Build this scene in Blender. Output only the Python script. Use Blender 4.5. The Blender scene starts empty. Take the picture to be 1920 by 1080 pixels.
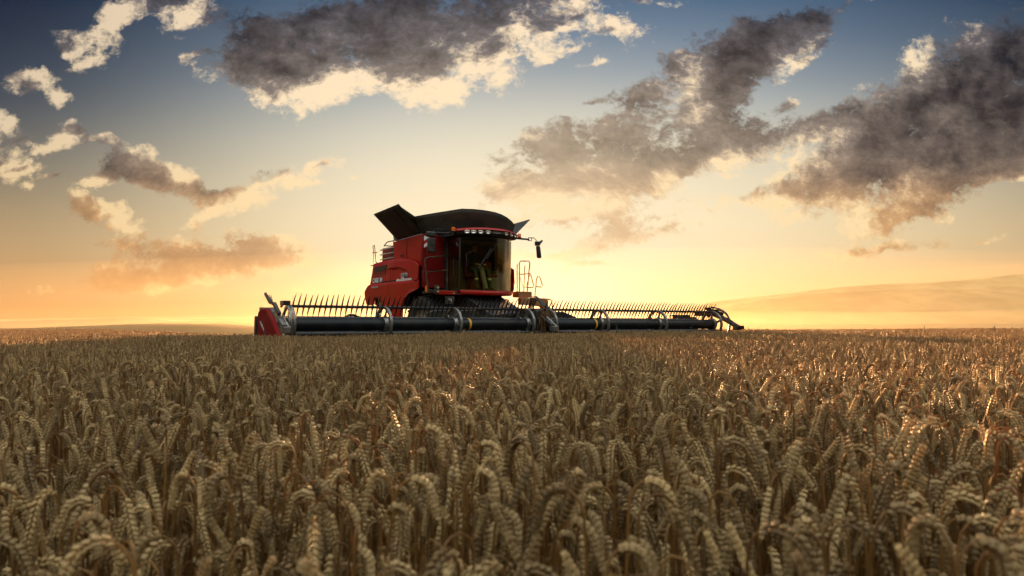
import bpy, bmesh, math, random
import numpy as np
from mathutils import Vector, Matrix

rad = math.radians
scene = bpy.context.scene
col = scene.collection
random.seed(7)
rng = np.random.default_rng(11)

# ------------------------------------------------------------------ camera
CAM_H = 1.10
FPX = 1400.0                       # focal length in pixels of a 1920 wide frame
PITCH = math.atan(67 / FPX)
SUN_AZ, SUN_EL = rad(0.4), rad(2.8)
cam_data = bpy.data.cameras.new('camera')
cam = bpy.data.objects.new('camera', cam_data)
col.objects.link(cam)
cam.location = (0, 0, CAM_H)
cam.rotation_euler = (math.pi / 2 + PITCH, 0, 0)
cam_data.sensor_width = 36.0
cam_data.lens = 36.0 * FPX / 1920
cam_data.clip_start = 0.05
cam_data.clip_end = 20000
cam_data.dof.use_dof = True
cam_data.dof.focus_distance = 17.0
cam_data.dof.aperture_fstop = 7.5
scene.camera = cam

scene.view_settings.view_transform = 'Standard'
scene.view_settings.look = 'None'
scene.view_settings.exposure = 1.9
scene.view_settings.gamma = 1.0
scene.cycles.use_denoising = True
scene.cycles.max_bounces = 6
scene.cycles.diffuse_bounces = 1
scene.cycles.transparent_max_bounces = 12
scene.cycles.volume_bounces = 0


def lin(r, g, b):
    f = lambda c: (c / 255 / 12.92) if c <= 10.3 else ((c / 255 + 0.055) / 1.055) ** 2.4
    return (f(r), f(g), f(b), 1.0)


# ------------------------------------------------------------------ world: dusk sky with broken clouds
world = bpy.data.worlds.new('World')
scene.world = world
world.use_nodes = True
world.cycles.sampling_method = 'MANUAL'
world.cycles.sample_map_resolution = 512


class Nodes:
    """small helper that chains shader nodes"""
    def __init__(self, tree):
        self.t = tree
        self.n = tree.nodes
        self.l = tree.links

    def node(self, kind, **kw):
        n = self.n.new(kind)
        for k, v in kw.items():
            setattr(n, k, v)
        return n

    def put(self, sock, v):
        if isinstance(v, bpy.types.NodeSocket):
            self.l.new(v, sock)
        else:
            sock.default_value = v

    def math(self, op, a, b=None, c=None, clamp=False):
        n = self.node('ShaderNodeMath', operation=op, use_clamp=clamp)
        self.put(n.inputs[0], a)
        if b is not None:
            self.put(n.inputs[1], b)
        if c is not None:
            self.put(n.inputs[2], c)
        return n.outputs[0]

    def vmath(self, op, a, b=None, out=0):
        n = self.node('ShaderNodeVectorMath', operation=op)
        self.put(n.inputs[0], a)
        if b is not None:
            self.put(n.inputs[3 if op == 'SCALE' else 1], b)
        return n.outputs[out]

    def combine(self, x, y, z=0.0):
        n = self.node('ShaderNodeCombineXYZ')
        for i, v in enumerate((x, y, z)):
            self.put(n.inputs[i], v)
        return n.outputs[0]

    def smooth(self, v, a, b, to0=0.0, to1=1.0):
        n = self.node('ShaderNodeMapRange', interpolation_type='SMOOTHSTEP')
        self.put(n.inputs['Value'], v)
        for k, x in (('From Min', a), ('From Max', b), ('To Min', to0), ('To Max', to1)):
            self.put(n.inputs[k], x)
        return n.outputs[0]

    def ramp(self, v, stops, interp='EASE'):
        n = self.node('ShaderNodeValToRGB')
        n.color_ramp.interpolation = interp
        el = n.color_ramp.elements
        while len(el) < len(stops):
            el.new(0.5)
        for e, (p, c) in zip(el, stops):
            e.position = p
            e.color = c
        self.put(n.inputs[0], v)
        return n.outputs[0]

    def mix(self, f, a, b, blend='MIX'):
        n = self.node('ShaderNodeMix', data_type='RGBA', blend_type=blend)
        n.clamp_factor = True
        self.put(n.inputs[0], f)
        self.put(n.inputs[6], a)
        self.put(n.inputs[7], b)
        return n.outputs[2]

    def noise(self, vec, scale, detail=5, rough=0.55, distort=0.0, dim='2D', lac=2.0):
        n = self.node('ShaderNodeTexNoise', noise_dimensions=dim)
        self.put(n.inputs['Vector'], vec)
        n.inputs['Scale'].default_value = scale
        n.inputs['Detail'].default_value = detail
        n.inputs['Roughness'].default_value = rough
        n.inputs['Distortion'].default_value = distort
        n.inputs['Lacunarity'].default_value = lac
        return n.outputs[0]


def sky_uv(px, py):
    """direction on the plane ahead (x/y, z/y) of a measured bearing"""
    a, b = (px - 960) / FPX, (540 - py) / FPX
    y = math.cos(PITCH) - b * math.sin(PITCH)
    return a / y, (math.sin(PITCH) + b * math.cos(PITCH)) / y


# where each cloud of the evening sky stands: bearing x, y, half width, half height, rise to the right in degrees, thickness
CLOUDS = [
    (205, 45, 85, 42, 38, .85), (125, 92, 48, 20, -25, .6), (165, 118, 48, 18, 20, .6), (325, 8, 105, 52, 0, 1.3),
    (40, 150, 62, 26, 5, .75), (108, 182, 40, 18, -15, .6), (12, 238, 50, 34, -10, .9), (22, 305, 62, 48, 10, 1.1),
    (100, 264, 30, 16, 15, .6), (142, 243, 46, 18, -8, .75), (205, 262, 52, 13, -12, .8), (262, 308, 88, 34, -12, 1.15),
    (335, 352, 75, 26, -28, .95), (186, 340, 48, 22, 6, .7), (102, 341, 38, 13, 5, .55), (52, 359, 26, 9, 0, .6),
    (165, 388, 66, 26, -8, .9), (222, 412, 66, 26, -25, .8), (238, 465, 52, 24, -5, .7), (458, 362, 84, 36, 22, 1.05),
    (400, 412, 60, 14, 12, .5), (582, 318, 86, 18, 18, .62), (560, 350, 50, 14, 0, .42), (655, 328, 28, 13, 0, .42),
    (430, 480, 175, 44, -2, 1.1), (540, 488, 70, 22, 6, .7), (280, 526, 135, 34, 2, .9), (370, 105, 34, 22, 10, .5),
    (85, 545, 120, 12, 0, .3), (600, 545, 120, 10, 0, .35),
    # the long cloud over the machine
    (490, 105, 100, 75, 10, 1.2), (600, 75, 150, 70, 5, 1.4), (560, 165, 120, 42, -14, .9), (545, 205, 55, 28, -30, .55),
    (770, 60, 190, 82, 2, 1.7), (720, 150, 170, 50, -8, .95), (840, 168, 90, 42, 32, .85), (940, 150, 62, 34, 20, .7),
    (945, 48, 150, 58, 20, .95), (1050, 18, 120, 36, 12, .8), (1040, 92, 72, 30, 20, .8), (1150, 52, 86, 30, -8, .8),
    (1112, 115, 50, 16, 25, .55), (1230, 4, 60, 15, 0, .5), (955, 95, 45, 20, 10, .5),
    # clouds before the sun
    (1375, 108, 125, 66, 18, 1.5), (1480, 62, 85, 34, 28, 1.3), (1335, 190, 85, 72, 40, 1.5), (1265, 120, 40, 32, 20, .7),
    (1510, 92, 75, 24, 30, .6), (1500, 128, 50, 18, 30, .5), (1380, 265, 100, 48, 10, .95), (1290, 290, 120, 40, 0, .7),
    (1205, 180, 60, 36, 30, 1.0), (1110, 192, 62, 15, 14, .6), (1050, 262, 125, 42, 12, .9), (1180, 250, 95, 50, 10, .95),
    (1085, 325, 150, 48, 6, 1.0), (1230, 335, 115, 42, 4, .75), (985, 352, 105, 28, 5, .7), (1055, 398, 180, 34, 8, .85),
    (1140, 452, 170, 30, 12, .75), (1010, 478, 120, 14, 6, .45), (1478, 190, 46, 13, 22, .5), (1590, 8, 60, 9, 15, .5),
    # the bank on the right
    (1850, 95, 150, 60, 12, 1.5), (1740, 205, 200, 82, 22, 1.9), (1880, 215, 150, 110, 5, 1.8), (1560, 245, 140, 46, 12, .95),
    (1620, 300, 190, 56, 12, 1.2), (1840, 290, 190, 54, 8, 1.5), (1590, 352, 200, 42, 12, .9), (1430, 378, 90, 14, 12, .55),
    (1720, 372, 130, 30, 18, .8), (1680, 412, 150, 30, 12, .65), (1500, 245, 60, 30, 20, .6), (1330, 385, 80, 12, 6, .35),
    (1600, 468, 220, 20, 6, .5), (1850, 442, 46, 10, 6, .4), (1120, 500, 120, 10, 4, .35),
]


def cloud_cover_group():
    g = bpy.data.node_groups.new('cloud_cover', 'ShaderNodeTree')
    g.interface.new_socket('Vector', in_out='INPUT', socket_type='NodeSocketVector')
    g.interface.new_socket('Cover', in_out='OUTPUT', socket_type='NodeSocketFloat')
    N = Nodes(g)
    gi, go = N.node('NodeGroupInput'), N.node('NodeGroupOutput')
    v = gi.outputs[0]
    # wander of the outlines so that no cloud keeps an oval rim
    acc = None
    for (px, py, rx, ry, tilt, w) in CLOUDS:
        u0, v0 = sky_uv(px, py)
        m = N.node('ShaderNodeMapping', vector_type='TEXTURE')
        m.inputs['Location'].default_value = (u0, v0, 0)
        m.inputs['Rotation'].default_value = (0, 0, rad(tilt))
        m.inputs['Scale'].default_value = (1.58 * rx / FPX, 1.62 * ry / FPX, 1)
        N.l.new(v, m.inputs[0])
        gr = N.node('ShaderNodeTexGradient', gradient_type='QUADRATIC_SPHERE')
        N.l.new(m.outputs[0], gr.inputs[0])
        acc = N.math('MULTIPLY_ADD', gr.outputs[1], w * (2.5 if py > 300 else 2.25 if px < 400 else 1.9), acc if acc is not None else 0.0)
    N.l.new(acc, go.inputs[0])
    return g


def build_sky():
    N = Nodes(world.node_tree)
    N.n.clear()
    out = N.node('ShaderNodeOutputWorld')
    bg = N.node('ShaderNodeBackground')
    N.l.new(bg.outputs[0], out.inputs[0])
    bg.inputs['Strength'].default_value = 0.05
    nish = N.node('ShaderNodeTexSky')
    nish.sky_type = 'NISHITA'
    nish.sun_disc = False
    nish.sun_elevation = SUN_EL
    nish.sun_rotation = SUN_AZ
    nish.dust_density = 3.0
    nish.air_density = 1.0
    d = N.node('ShaderNodeTexCoord').outputs['Generated']
    sep = N.node('ShaderNodeSeparateXYZ')
    N.l.new(d, sep.inputs[0])
    dx, dy, dz = sep.outputs
    dys = N.math('MAXIMUM', dy, 0.15)
    u = N.math('DIVIDE', dx, dys)
    v = N.math('DIVIDE', dz, dys)
    us, vs = math.tan(SUN_AZ), math.tan(SUN_EL)
    # clear air: a column towards the sun and the air far to its sides
    vv = N.math('MULTIPLY', v, 2.0, clamp=True)
    near = N.ramp(vv, [(0.0, lin(206, 142, 76)), (.08, lin(242, 196, 130)), (.20, lin(255, 232, 182)), (.36, lin(242, 228, 194)),
                       (.52, lin(208, 208, 194)), (.68, lin(138, 154, 168)), (.86, lin(76, 108, 138)), (1.0, lin(54, 84, 118))], 'B_SPLINE')
    far = N.ramp(vv, [(0.0, lin(186, 128, 74)), (.10, lin(204, 154, 100)), (.22, lin(192, 162, 118)), (.40, lin(132, 126, 110)),
                      (.60, lin(60, 76, 92)), (.86, lin(20, 38, 62)), (1.0, lin(12, 28, 48))], 'B_SPLINE')
    du = N.math('SUBTRACT', u, us + 0.02)
    side = N.math('MAXIMUM', N.math('MULTIPLY', du, 1.15), N.math('MULTIPLY', du, -1.5))
    clear = N.mix(N.smooth(side, 0.15, 1.12), near, far)
    # glow of the dusty air round the low sun
    rr = N.vmath('LENGTH', N.combine(N.math('MULTIPLY', N.math('SUBTRACT', u, us), 0.72), N.math('SUBTRACT', v, vs + .02)), out=1)
    glow = N.math('EXPONENT', N.math('MULTIPLY', N.math('MULTIPLY', rr, rr), -27.0))
    clear = N.mix(N.math('MULTIPLY', glow, 0.8), clear, (1.0, .86, .60, 1))

    # clouds: cover plus billows, sampled here and a step nearer to the sun
    grp = cloud_cover_group()

    def density(uu, vv_):
        wv = N.combine(N.math('MULTIPLY', uu, 1.0), N.math('MULTIPLY', vv_, 1.35))
        warp = N.node('ShaderNodeTexNoise', noise_dimensions='2D')
        N.l.new(wv, warp.inputs['Vector'])
        warp.inputs['Scale'].default_value = 13.0
        warp.inputs['Detail'].default_value = 3
        off = N.vmath('SCALE', N.vmath('SUBTRACT', warp.outputs['Color'], (.5, .5, .5)), 0.05)
        base = N.combine(uu, vv_)
        g = N.node('ShaderNodeGroup')
        g.node_tree = grp
        N.l.new(N.vmath('ADD', base, off), g.inputs[0])
        n = N.noise(N.vmath('ADD', wv, off), 17.0, 11, 0.61, 0.1)
        n2 = N.noise(wv, 85.0, 6, 0.65, 0.3)
        nn = N.math('ADD', N.math('SUBTRACT', n, .5), N.math('MULTIPLY', N.math('SUBTRACT', n2, .5), .50))
        cov = g.outputs[0]
        soft = N.math('MULTIPLY', N.math('SUBTRACT', 1.0, N.math('EXPONENT', N.math('MULTIPLY', cov, -1.15))), 1.25)
        return N.math('SUBTRACT', N.math('ADD', soft, N.math('MULTIPLY', nn, 1.9)), 0.43), cov

    d0, cov0 = density(u, v)
    tu, tv = N.math('SUBTRACT', us + .05, u), N.math('SUBTRACT', vs + .02, v)
    tl = N.math('MAXIMUM', N.vmath('LENGTH', N.combine(tu, tv), out=1), 0.05)
    step = 0.045
    d1, cov1 = density(N.math('ADD', u, N.math('MULTIPLY', N.math('DIVIDE', tu, tl), step)),
                 N.math('ADD', v, N.math('MULTIPLY', N.math('DIVIDE', tv, tl), step)))
    alpha = N.math('MULTIPLY', N.smooth(d0, -0.08, 0.50), N.smooth(cov0, 0.03, 0.25))
    thick = N.smooth(d0, 0.05, 1.55)
    fine = N.math('SUBTRACT', N.noise(N.combine(u, N.math('MULTIPLY', v, 1.3)), 26.0, 7, 0.56, 0.2), 0.5)
    body = N.math('ADD', N.math('ADD', N.math('MULTIPLY', d0, .22), N.math('MULTIPLY', d1, .52)), N.math('MULTIPLY', cov1, .17))
    rim = N.math('SUBTRACT', d0, d1)
    body = N.math('SUBTRACT', body, N.math('MULTIPLY', rim, 0.36))
    shade = N.math('SUBTRACT', 1.0, N.math('EXPONENT', N.math('MULTIPLY', N.math('MAXIMUM', N.math('ADD', body, .10), 0.0), -1.45)))
    shade = N.math('ADD', shade, N.math('MULTIPLY', fine, .34), clamp=True)
    lit_c = N.ramp(vv, [(0.0, lin(252, 206, 132)), (.3, lin(255, 224, 172)), (.6, lin(255, 230, 192)), (.9, lin(250, 226, 192))])
    mid_c = N.ramp(vv, [(0.0, lin(232, 172, 102)), (.25, lin(214, 168, 118)), (.5, lin(154, 140, 128)), (.9, lin(104, 104, 112))])
    dark_c = N.ramp(vv, [(0.0, lin(208, 150, 90)), (.22, lin(172, 132, 94)), (.42, lin(72, 66, 66)), (.65, lin(34, 36, 44)), (.95, lin(22, 28, 40))])

    def part(a0, a1):
        return N.math('DIVIDE', N.math('SUBTRACT', shade, a0), a1 - a0, clamp=True)
    c = N.mix(part(.08, .50), lit_c, mid_c)
    c = N.mix(part(.46, .92), c, dark_c)
    # far from the sun the clouds get less of its light
    c = N.mix(N.smooth(side, .35, 1.15, 0.0, .30), c, N.mix(.75, far, c, 'MULTIPLY'))
    c = N.mix(N.math('MULTIPLY', glow, .62), c, (1.0, .80, .52, 1))
    a = N.math('MULTIPLY', alpha, N.smooth(dy, .15, .4))
    front = N.mix(a, clear, c)
    # overhead and behind the camera: the sky, tinted and boosted overhead as added fill light
    rest = N.vmath('SCALE', N.mix(1.0, nish.outputs[0], (1.28, .98, .74, 1), 'MULTIPLY'), N.smooth(dz, .22, .85, .40, 17.0))
    front10 = N.vmath('SCALE', front, 5.36)
    final = N.mix(N.smooth(dy, .35, .62), rest, front10)
    N.l.new(final, bg.inputs['Color'])


build_sky()

# ------------------------------------------------------------------ sun
sun_data = bpy.data.lights.new('sun', 'SUN')
sun_data.energy = 5.0
sun_data.angle = rad(0.5)
sun_data.color = (1.0, 0.52, 0.20)
sun = bpy.data.objects.new('sun', sun_data)
col.objects.link(sun)
sun.location = (0.5, 60, 12)
sun_dir = Vector((math.sin(SUN_AZ) * math.cos(SUN_EL), math.cos(SUN_AZ) * math.cos(SUN_EL), math.sin(SUN_EL)))
sun.rotation_euler = sun_dir.to_track_quat('Z', 'Y').to_euler()

# ------------------------------------------------------------------ tagging and materials
def tag(o, label=None, cat=None, group=None, kind=None):
    if label:
        o['label'] = label
    if cat:
        o['category'] = cat
    if group:
        o['group'] = group
    if kind:
        o['kind'] = kind
    return o


def mat(name, color, rough=0.6, metal=0.0, spec=0.5, coat=0.0, var=0.0, var_scale=6.0, dirt=None, dirt_amount=0.4, dirt_scale=3.0, bump=0.0, bump_scale=40.0):
    """principled paint / metal / rubber with optional tone variation, dust patches and grain"""
    m = bpy.data.materials.new(name)
    m.use_nodes = True
    N = Nodes(m.node_tree)
    p = N.n['Principled BSDF']
    p.inputs['Roughness'].default_value = rough
    p.inputs['Metallic'].default_value = metal
    p.inputs['Specular IOR Level'].default_value = spec
    p.inputs['Coat Weight'].default_value = coat
    p.inputs['Coat Roughness'].default_value = 0.12
    c = (*color, 1.0)
    co = N.node('ShaderNodeTexCoord').outputs['Object']
    if var:
        n = N.noise(co, var_scale, 5, 0.6, dim='3D')
        c = N.mix(N.smooth(n, .3, .7), tuple(x * (1 - var) for x in color) + (1,), tuple(min(1, x * (1 + var)) for x in color) + (1,))
    if dirt:
        n = N.noise(co, dirt_scale, 8, 0.65, 0.3, dim='3D')
        f = N.math('MULTIPLY', N.smooth(n, .42, .72), dirt_amount)
        c = N.mix(f, c, (*dirt, 1.0))
        N.put(p.inputs['Roughness'], N.math('ADD', rough, N.math('MULTIPLY', f, max(0.0, .9 - rough))))
    N.put(p.inputs['Base Color'], c)
    if bump:
        b = N.node('ShaderNodeBump')
        b.inputs['Strength'].default_value = bump
        b.inputs['Distance'].default_value = 0.01
        N.l.new(N.noise(co, bump_scale, 4, .6, dim='3D'), b.inputs['Height'])
        N.l.new(b.outputs[0], p.inputs['Normal'])
    return m


def straw_material(name, dark, light, trans=0.3, rough=0.55, seed_scale=120.0):
    m = bpy.data.materials.new(name)
    m.use_nodes = True
    N = Nodes(m.node_tree)
    p = N.n['Principled BSDF']
    rnd = N.node('ShaderNodeObjectInfo').outputs['Random']
    co = N.node('ShaderNodeTexCoord').outputs['Object']
    n = N.noise(co, seed_scale, 3, .6, dim='3D')
    t = N.math('ADD', N.math('MULTIPLY', rnd, .65), N.math('MULTIPLY', n, .5), clamp=True)
    c = N.ramp(t, [(0.1, (*dark, 1)), (.95, (*light, 1))], 'LINEAR')
    N.put(p.inputs['Base Color'], c)
    p.inputs['Roughness'].default_value = rough
    p.inputs['Specular IOR Level'].default_value = 0.5
    tr = N.node('ShaderNodeBsdfTranslucent')
    N.put(tr.inputs[0], N.mix(.5, c, (.85, .42, .09, 1)))
    mx = N.node('ShaderNodeMixShader')
    mx.inputs[0].default_value = trans
    N.l.new(p.outputs[0], mx.inputs[1])
    N.l.new(tr.outputs[0], mx.inputs[2])
    N.l.new(mx.outputs[0], N.n['Material Output'].inputs[0])
    return m


M_STEM = straw_material('straw_stem', (.06, .027, .007), (.32, .16, .04), .35)
M_EAR = straw_material('wheat_ear', (.10, .05, .013), (.80, .55, .25), .34, .40)
M_LEAF = straw_material('dry_leaf', (.07, .04, .014), (.26, .16, .06), .30)


def link_mesh(name, verts, faces, material, parent=None, smooth=False, mats=None, mat_idx=None):
    me = bpy.data.meshes.new(name)
    me.from_pydata([tuple(v) for v in verts], [], [tuple(f) for f in faces])
    for m in (mats or [material]):
        me.materials.append(m)
    if mat_idx is not None:
        me.polygons.foreach_set('material_index', mat_idx)
    if smooth:
        me.polygons.foreach_set('use_smooth', [True] * len(me.polygons))
    me.update()
    o = bpy.data.objects.new(name, me)
    if parent is not None:
        o.parent = parent
    col.objects.link(o)
    return o


# ------------------------------------------------------------------ the field, the valley behind it and the hills
MX, MY, MTH = 0.85, 20.4, rad(35.3)          # where the harvester's header stands and how it is turned
LX, LY = (math.cos(MTH), math.sin(MTH)), (-math.sin(MTH), math.cos(MTH))


def to_local(X, Y):
    return ((X - MX) * LX[0] + (Y - MY) * LX[1], (X - MX) * LY[0] + (Y - MY) * LY[1])


def smoothstep(a, b, x):
    t = np.clip((x - a) / (b - a), 0, 1)
    return t * t * (3 - 2 * t)


def ground_z(X, Y):
    """the field is nearly flat, and past its far edge it falls away into a valley"""
    X = np.asarray(X, float)
    Y = np.asarray(Y, float)
    e = np.maximum(0, Y - 33.0)
    fall = -0.0022 * np.minimum(e, 60) ** 2 - 0.264 * np.maximum(0, e - 60) * 0.5
    fall = np.maximum(fall, -26.0)
    roll = 0.03 * smoothstep(22, 30, Y) * np.sin(X * .21 + 2) + 0.02 * np.sin(X * .33 + .8) * np.sin(Y * .41) + 0.02 * np.sin(X * .9 + Y * .55)
    return fall + roll


HILLS = [  # ridge of each hill: distance, depth, then bearing / height pairs read as tangents
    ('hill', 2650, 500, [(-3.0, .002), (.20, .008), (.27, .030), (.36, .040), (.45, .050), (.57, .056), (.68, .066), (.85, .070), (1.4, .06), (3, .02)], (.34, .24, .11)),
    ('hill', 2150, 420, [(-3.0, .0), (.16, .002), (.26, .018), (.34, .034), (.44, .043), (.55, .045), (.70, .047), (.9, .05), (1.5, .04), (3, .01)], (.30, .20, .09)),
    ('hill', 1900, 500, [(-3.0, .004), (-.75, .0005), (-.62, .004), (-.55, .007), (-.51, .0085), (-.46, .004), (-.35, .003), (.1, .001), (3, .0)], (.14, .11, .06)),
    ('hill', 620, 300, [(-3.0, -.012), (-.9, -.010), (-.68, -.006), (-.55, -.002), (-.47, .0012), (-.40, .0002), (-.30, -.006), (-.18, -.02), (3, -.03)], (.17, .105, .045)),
]


def earth_material(name, a, b, scale, bump=0.3):
    m = bpy.data.materials.new(name)
    m.use_nodes = True
    N = Nodes(m.node_tree)
    p = N.n['Principled BSDF']
    co = N.node('ShaderNodeTexCoord').outputs['Object']
    n = N.noise(co, scale, 8, .62, .2, dim='3D')
    N.put(p.inputs['Base Color'], N.mix(N.smooth(n, .32, .68), (*a, 1), (*b, 1)))
    p.inputs['Roughness'].default_value = .95
    p.inputs['Specular IOR Level'].default_value = .1
    bm_ = N.node('ShaderNodeBump')
    bm_.inputs['Strength'].default_value = bump
    N.l.new(n, bm_.inputs['Height'])
    N.l.new(bm_.outputs[0], p.inputs['Normal'])
    return m


def grid_mesh(name, xs, ys, zf, material):
    X, Y = np.meshgrid(xs, ys)
    Z = zf(X, Y)
    v = np.stack([X.ravel(), Y.ravel(), Z.ravel()], 1)
    nx, ny = len(xs), len(ys)
    i = np.arange((ny - 1) * (nx - 1))
    r, c = i // (nx - 1), i % (nx - 1)
    a = r * nx + c
    f = np.stack([a, a + 1, a + nx + 1, a + nx], 1)
    return link_mesh(name, v.tolist(), f.tolist(), material, smooth=True)


def build_ground():
    xs = np.unique(np.concatenate([np.linspace(-40, 40, 81), np.linspace(-4000, 4000, 61)]))
    ys = np.unique(np.concatenate([np.linspace(-20, 120, 141), np.linspace(-400, 3400, 57)]))
    g = grid_mesh('ground', xs, ys, ground_z, earth_material('field_soil', (.030, .018, .009), (.07, .044, .022), 9.0))
    tag(g, 'brown soil of the field running out into the valley', 'ground', kind='structure')
    for k, (nm, dist, depth, prof, c) in enumerate(HILLS):
        bear = np.array([p[0] for p in prof])
        hh = np.array([p[1] for p in prof])

        def zf(X, Y):
            t = np.interp(X / dist, bear, hh) * dist + CAM_H
            ridge = 1 - np.abs((Y - dist) / depth) ** 1.7
            ridge = np.clip(ridge, 0, 1)
            w = rng.normal(0, 1.0, X.shape) * dist * .00035 + (np.sin(X * .011 + k) + .6 * np.sin(X * .029 + 2 * k) + .35 * np.sin(X * .071)) * dist * .0005
            return -30 + (t + 30 + w) * ridge
        xs = np.linspace(-min(2.4 * dist, 4000), min(2.4 * dist, 4000), 260)
        ys = np.linspace(dist - depth, dist + depth, 13)
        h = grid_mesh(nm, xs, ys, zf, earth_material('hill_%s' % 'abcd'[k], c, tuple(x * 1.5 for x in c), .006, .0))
        tag(h, ['farthest hazy ridge rising to the right', 'hazy ridge in front of the farthest one on the right',
                'low pale rise on the left skyline', 'brown field slope below the left skyline'][k], 'hill', kind='structure')


build_ground()


# ------------------------------------------------------------------ wheat
def tube(V, F, pts, radii, sides, side0):
    """tapered tube along pts appended to V, F"""
    base = len(V)
    n = len(pts)
    for i, p in enumerate(pts):
        t = (pts[min(i + 1, n - 1)] - pts[max(i - 1, 0)])
        t = t / (np.linalg.norm(t) + 1e-9)
        a = np.cross(t, side0)
        a /= np.linalg.norm(a) + 1e-9
        b = np.cross(t, a)
        for k in range(sides):
            w = 2 * math.pi * k / sides
            V.append(p + radii[i] * (math.cos(w) * a + math.sin(w) * b))
    for i in range(n - 1):
        for k in range(sides):
            k2 = (k + 1) % sides
            F.append((base + i * sides + k, base + i * sides + k2, base + (i + 1) * sides + k2, base + (i + 1) * sides + k))
    return base


def pod(V, F, p, axis, wide, thick_dir, L, W, T, rings, sides):
    """pointed grain husk from p along axis"""
    base = len(V)
    prof = {1: [(.4, 1.0)], 2: [(.22, .85), (.58, .9)], 3: [(.12, .6), (.38, 1.0), (.70, .66)]}[rings]
    V.append(p)
    for (s, r) in prof:
        for k in range(sides):
            w = 2 * math.pi * k / sides
            V.append(p + axis * (L * s) + wide * (W * r * math.cos(w)) + thick_dir * (T * r * math.sin(w)))
    V.append(p + axis * L)
    tip = len(V) - 1
    for k in range(sides):
        k2 = (k + 1) % sides
        F.append((base, base + 1 + k2, base + 1 + k))
        for r in range(rings - 1):
            o = base + 1 + r * sides
            F.append((o + k, o + k2, o + sides + k2, o + sides + k))
        o = base + 1 + (rings - 1) * sides
        F.append((o + k, o + k2, tip))


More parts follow.
